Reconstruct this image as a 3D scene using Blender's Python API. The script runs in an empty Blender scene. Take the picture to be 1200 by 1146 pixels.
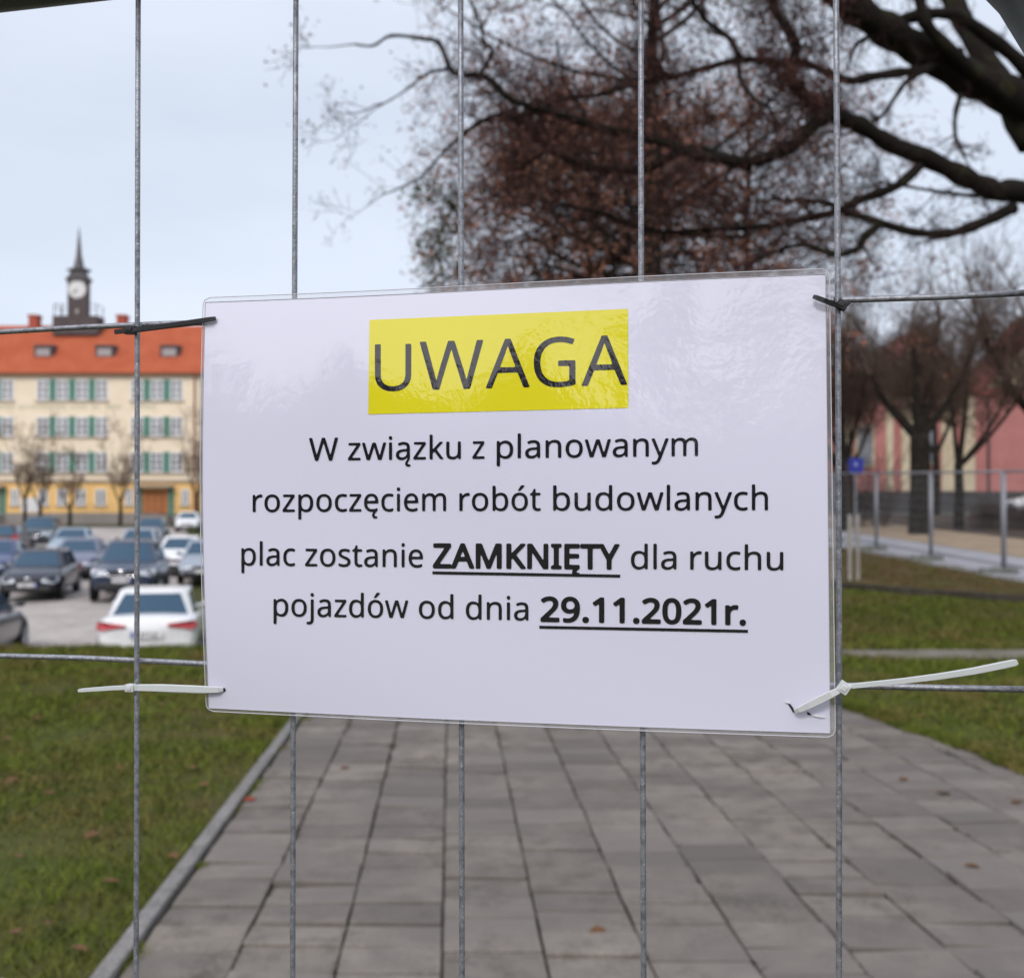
import bpy, bmesh, math, random, json
import numpy as np
from mathutils import Vector, Matrix
from mathutils.geometry import delaunay_2d_cdt
S = bpy.context.scene
R = math.radians
EYE = 1.6
# ------------------------------------------------------------------ camera
cam = bpy.data.cameras.new('camera')
cam.lens = 39.0; cam.sensor_width = 36.0
cam.shift_y = 13.4/1200
cam.clip_start = 0.02; cam.clip_end = 2000
cam.dof.use_dof = True; cam.dof.focus_distance = 0.548; cam.dof.aperture_fstop = 12.6
cam.dof.aperture_blades = 7
co = bpy.data.objects.new('camera', cam); S.collection.objects.link(co)
co.location = (0, 0, EYE); co.rotation_euler = (R(90.6), 0, 0)
S.camera = co
# ------------------------------------------------------------------ sky and sun
SUN_EL, SUN_ROT = 40, 200          # veiled sun high behind the photographer
W = bpy.data.worlds.new('World'); S.world = W; W.use_nodes = True
nt = W.node_tree; nt.nodes.clear()
def N_(t, **k):
    n = nt.nodes.new(t)
    for a, b in k.items(): setattr(n, a, b)
    return n
out = N_('ShaderNodeOutputWorld'); bg = N_('ShaderNodeBackground')
sky = N_('ShaderNodeTexSky', sky_type='NISHITA', sun_disc=False)
sky.sun_elevation = R(SUN_EL); sky.sun_rotation = R(SUN_ROT); sky.air_density = 1.0; sky.dust_density = 2.0; sky.ozone_density = 1.5
tc = N_('ShaderNodeTexCoord'); mp = N_('ShaderNodeMapping'); mp.inputs['Scale'].default_value = (1.2, 1.2, 4.0)
nz = N_('ShaderNodeTexNoise'); nz.inputs['Scale'].default_value = 1.6; nz.inputs['Detail'].default_value = 5; nz.inputs['Roughness'].default_value = .5
rp = N_('ShaderNodeValToRGB'); rp.color_ramp.elements[0].position = .30; rp.color_ramp.elements[1].position = .75
rp.color_ramp.elements[0].color = (.72,.72,.72,1); rp.color_ramp.elements[1].color = (.95,.95,.95,1)
mx = N_('ShaderNodeMix', data_type='RGBA')
L = nt.links.new
# thin high cloud, brighter towards the veiled sun
sdir = (math.sin(R(SUN_ROT))*math.cos(R(SUN_EL)), math.cos(R(SUN_ROT))*math.cos(R(SUN_EL)), math.sin(R(SUN_EL)))
dt = N_('ShaderNodeVectorMath', operation='DOT_PRODUCT'); dt.inputs[1].default_value = sdir; L(tc.outputs['Generated'], dt.inputs[0])
gl = N_('ShaderNodeMapRange', interpolation_type='SMOOTHSTEP'); gl.inputs['From Min'].default_value = .25; gl.inputs['From Max'].default_value = 1.0; gl.inputs['To Min'].default_value = 0; gl.inputs['To Max'].default_value = 1
L(dt.outputs['Value'], gl.inputs['Value'])
cl = N_('ShaderNodeMix', data_type='RGBA'); cl.inputs['A'].default_value = (8.5, 9.25, 10.6, 1); cl.inputs['B'].default_value = (18.5, 18.4, 19.4, 1)
L(gl.outputs[0], cl.inputs['Factor']); L(cl.outputs['Result'], mx.inputs['B'])
L(tc.outputs['Generated'], mp.inputs['Vector']); L(mp.outputs[0], nz.inputs['Vector']); L(nz.outputs['Fac'], rp.inputs[0])
L(rp.outputs[0], mx.inputs['Factor']); L(sky.outputs[0], mx.inputs['A']); L(mx.outputs['Result'], bg.inputs['Color'])
bg.inputs['Strength'].default_value = 0.1
L(bg.outputs[0], out.inputs[0])
sl = bpy.data.lights.new('sun', 'SUN'); sl.energy = 1.2; sl.angle = R(12); sl.color = (1.0, .95, .90)
so = bpy.data.objects.new('sun', sl); S.collection.objects.link(so)
az = R(SUN_ROT); sd = Vector((math.sin(az)*math.cos(R(SUN_EL)), math.cos(az)*math.cos(R(SUN_EL)), math.sin(R(SUN_EL))))
so.rotation_euler = sd.to_track_quat('Z', 'Y').to_euler(); so.location = (-20, -20, 30)
S.view_settings.view_transform = 'Standard'; S.view_settings.look = 'None'; S.view_settings.gamma = 1
S.view_settings.exposure = 0.0
S.render.engine = 'CYCLES'; S.cycles.use_denoising = True
S.cycles.max_bounces = 8; S.cycles.transparent_max_bounces = 16
# ------------------------------------------------------------------ helpers
def link(o, parent=None):
    S.collection.objects.link(o)
    if parent is not None: o.parent = parent
    return o
def tag(o, label=None, cat=None, group=None, kind=None):
    if label: o['label'] = label
    if cat: o['category'] = cat
    if group: o['group'] = group
    if kind: o['kind'] = kind
    return o
def thing(name, label, cat, loc=(0,0,0), rz=0, group=None):
    o = bpy.data.objects.new(name, None); link(o); o.empty_display_size = .1
    o.location = loc; o.rotation_euler = (0, 0, rz)
    return tag(o, label, cat, group)
def copy_tree(o, parent=None):
    c = o.copy(); S.collection.objects.link(c)
    if parent is not None: c.parent = parent
    for ch in list(o.children): copy_tree(ch, c)
    return c
class MB:
    """collects verts and faces of one mesh"""
    def __init__(s): s.v = []; s.f = []; s.n = 0
    def add(s, v, f):
        b = s.n; s.v.extend([tuple(map(float, p)) for p in v]); s.f.extend([tuple(i+b for i in q) for q in f]); s.n += len(v); return s
    def box(s, x0, x1, y0, y1, z0, z1):
        return s.add([(x0,y0,z0),(x1,y0,z0),(x1,y1,z0),(x0,y1,z0),(x0,y0,z1),(x1,y0,z1),(x1,y1,z1),(x0,y1,z1)],
                     [(0,3,2,1),(4,5,6,7),(0,1,5,4),(1,2,6,5),(2,3,7,6),(3,0,4,7)])
    def frustum(s, cx, cy, z0, z1, a0, b0, a1, b1, n=4):
        v = []
        for z, a, b in ((z0,a0,b0),(z1,a1,b1)):
            for k in range(n):
                t = 2*math.pi*(k+.5)/n; q = 1/math.cos(math.pi/n)
                v.append((cx+a*q*math.cos(t), cy+b*q*math.sin(t), z))
        f = [(k, (k+1)%n, n+(k+1)%n, n+k) for k in range(n)] + [tuple(range(n-1,-1,-1)), tuple(range(n,2*n))]
        return s.add(v, f)
    def tube(s, P, r, n=6, cap=True):
        P = [Vector(p) for p in P]; m = len(P)
        r = [float(q) for q in r] if hasattr(r, '__len__') else [float(r)]*m
        v = []; up = None
        for i in range(m):
            t = (P[min(i+1,m-1)]-P[max(i-1,0)])
            if t.length < 1e-9: t = Vector((0,0,1))
            t.normalize()
            if up is None:
                up = Vector((0,0,1)) if abs(t.z) < .9 else Vector((1,0,0))
            a = t.cross(up)
            if a.length < 1e-6: a = t.orthogonal()
            a.normalize(); b = a.cross(t); up = b
            for k in range(n):
                q = 2*math.pi*k/n; v.append(P[i]+r[i]*(math.cos(q)*a+math.sin(q)*b))
        f = [(i*n+k, i*n+(k+1)%n, (i+1)*n+(k+1)%n, (i+1)*n+k) for i in range(m-1) for k in range(n)]
        if cap: f += [tuple(range(n-1,-1,-1)), tuple(range((m-1)*n, m*n))]
        return s.add(v, f)
    def lathe(s, prof, n=24, axis='z', c=(0,0,0), cap=True):
        v = []
        for r, h in prof:
            for k in range(n):
                t = 2*math.pi*k/n; a, b = r*math.cos(t), r*math.sin(t)
                p = (a,b,h) if axis == 'z' else ((a,h,b) if axis == 'y' else (h,a,b))
                v.append((p[0]+c[0],p[1]+c[1],p[2]+c[2]))
        m = len(prof)
        f = [(i*n+k, i*n+(k+1)%n, (i+1)*n+(k+1)%n, (i+1)*n+k) for i in range(m-1) for k in range(n)]
        if cap: f += [tuple(range(n-1,-1,-1)), tuple(range((m-1)*n, m*n))]
        return s.add(v, f)
    def build(s, name, mat, parent=None, smooth=False, bevel=0, sub=0, normals=True):
        me = bpy.data.meshes.new(name); me.from_pydata(s.v, [], s.f)
        if normals:
            b = bmesh.new(); b.from_mesh(me); bmesh.ops.recalc_face_normals(b, faces=b.faces); b.to_mesh(me); b.free()
        me.materials.append(mat); me.update()
        if smooth: me.polygons.foreach_set('use_smooth', [True]*len(me.polygons))
        o = bpy.data.objects.new(name, me); link(o, parent)
        if bevel:
            m = o.modifiers.new('bevel', 'BEVEL'); m.width = bevel; m.segments = 2; m.limit_method = 'ANGLE'
        if sub:
            m = o.modifiers.new('sub', 'SUBSURF'); m.levels = sub; m.render_levels = sub
        return o
def fast_mesh(name, V, F, mat, parent=None, k=3, smooth=False, mats=None, midx=None):
    V = np.asarray(V, np.float32); F = np.asarray(F, np.int32)
    me = bpy.data.meshes.new(name); me.vertices.add(len(V)); me.vertices.foreach_set('co', V.ravel())
    me.loops.add(F.size); me.loops.foreach_set('vertex_index', F.ravel())
    me.polygons.add(len(F)); me.polygons.foreach_set('loop_start', np.arange(0, F.size, k, dtype=np.int32))
    try: me.polygons.foreach_set('loop_total', np.full(len(F), k, np.int32))
    except Exception: pass
    if smooth: me.polygons.foreach_set('use_smooth', np.ones(len(F), bool))
    for m in (mats or [mat]): me.materials.append(m)
    if midx is not None: me.polygons.foreach_set('material_index', np.asarray(midx, np.int32))
    me.update(calc_edges=True); me.validate()
    return link(bpy.data.objects.new(name, me), parent)
# ------------------------------------------------------------------ materials
def mat(name, col, rough=.6, metal=0, noise=None, coat=0, coat_rough=.05, bump=None, spec=.5, coord='Object', island=0, sss=None):
    """noise = (scale, second colour, lo, hi); bump = (scale, strength, distance)"""
    m = bpy.data.materials.new(name); m.use_nodes = True; t = m.node_tree; b = t.nodes['Principled BSDF']
    b.inputs['Base Color'].default_value = (*col, 1); b.inputs['Roughness'].default_value = rough; b.inputs['Metallic'].default_value = metal
    b.inputs['Coat Weight'].default_value = coat; b.inputs['Coat Roughness'].default_value = coat_rough
    b.inputs['Specular IOR Level'].default_value = .15 if (spec == .5 and rough > .65) else spec
    tc = t.nodes.new('ShaderNodeTexCoord'); last = None
    if noise:
        ns = noise if isinstance(noise, list) else [noise]
        src = None
        for sc, c2, lo, hi in ns:
            n = t.nodes.new('ShaderNodeTexNoise'); n.inputs['Scale'].default_value = sc; n.inputs['Detail'].default_value = 6; n.inputs['Roughness'].default_value = .6
            t.links.new(tc.outputs[coord], n.inputs['Vector'])
            r = t.nodes.new('ShaderNodeMapRange'); r.inputs['From Min'].default_value = lo; r.inputs['From Max'].default_value = hi
            t.links.new(n.outputs['Fac'], r.inputs['Value'])
            x = t.nodes.new('ShaderNodeMix'); x.data_type = 'RGBA'
            t.links.new(r.outputs[0], x.inputs['Factor'])
            if src: t.links.new(src, x.inputs['A'])
            else: x.inputs['A'].default_value = (*col, 1)
            x.inputs['B'].default_value = (*c2, 1); src = x.outputs['Result']
        last = src
    if island:
        g = t.nodes.new('ShaderNodeNewGeometry'); h = t.nodes.new('ShaderNodeHueSaturation')
        r = t.nodes.new('ShaderNodeMapRange'); r.inputs['To Min'].default_value = 1-island; r.inputs['To Max'].default_value = 1+island
        t.links.new(g.outputs['Random Per Island'], r.inputs['Value']); t.links.new(r.outputs[0], h.inputs['Value'])
        if last: t.links.new(last, h.inputs['Color'])
        else: h.inputs['Color'].default_value = (*col, 1)
        last = h.outputs[0]
    if last: t.links.new(last, b.inputs['Base Color'])
    if bump:
        n = t.nodes.new('ShaderNodeTexNoise'); n.inputs['Scale'].default_value = bump[0]; n.inputs['Detail'].default_value = 4
        t.links.new(tc.outputs[coord], n.inputs['Vector'])
        u = t.nodes.new('ShaderNodeBump'); u.inputs['Strength'].default_value = bump[1]; u.inputs['Distance'].default_value = bump[2]
        t.links.new(n.outputs['Fac'], u.inputs['Height']); t.links.new(u.outputs[0], b.inputs['Normal'])
    return m
def smooth(a, b, x):
    t = np.clip((np.asarray(x, float)-a)/(b-a), 0, 1); return t*t*(3-2*t)
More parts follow.
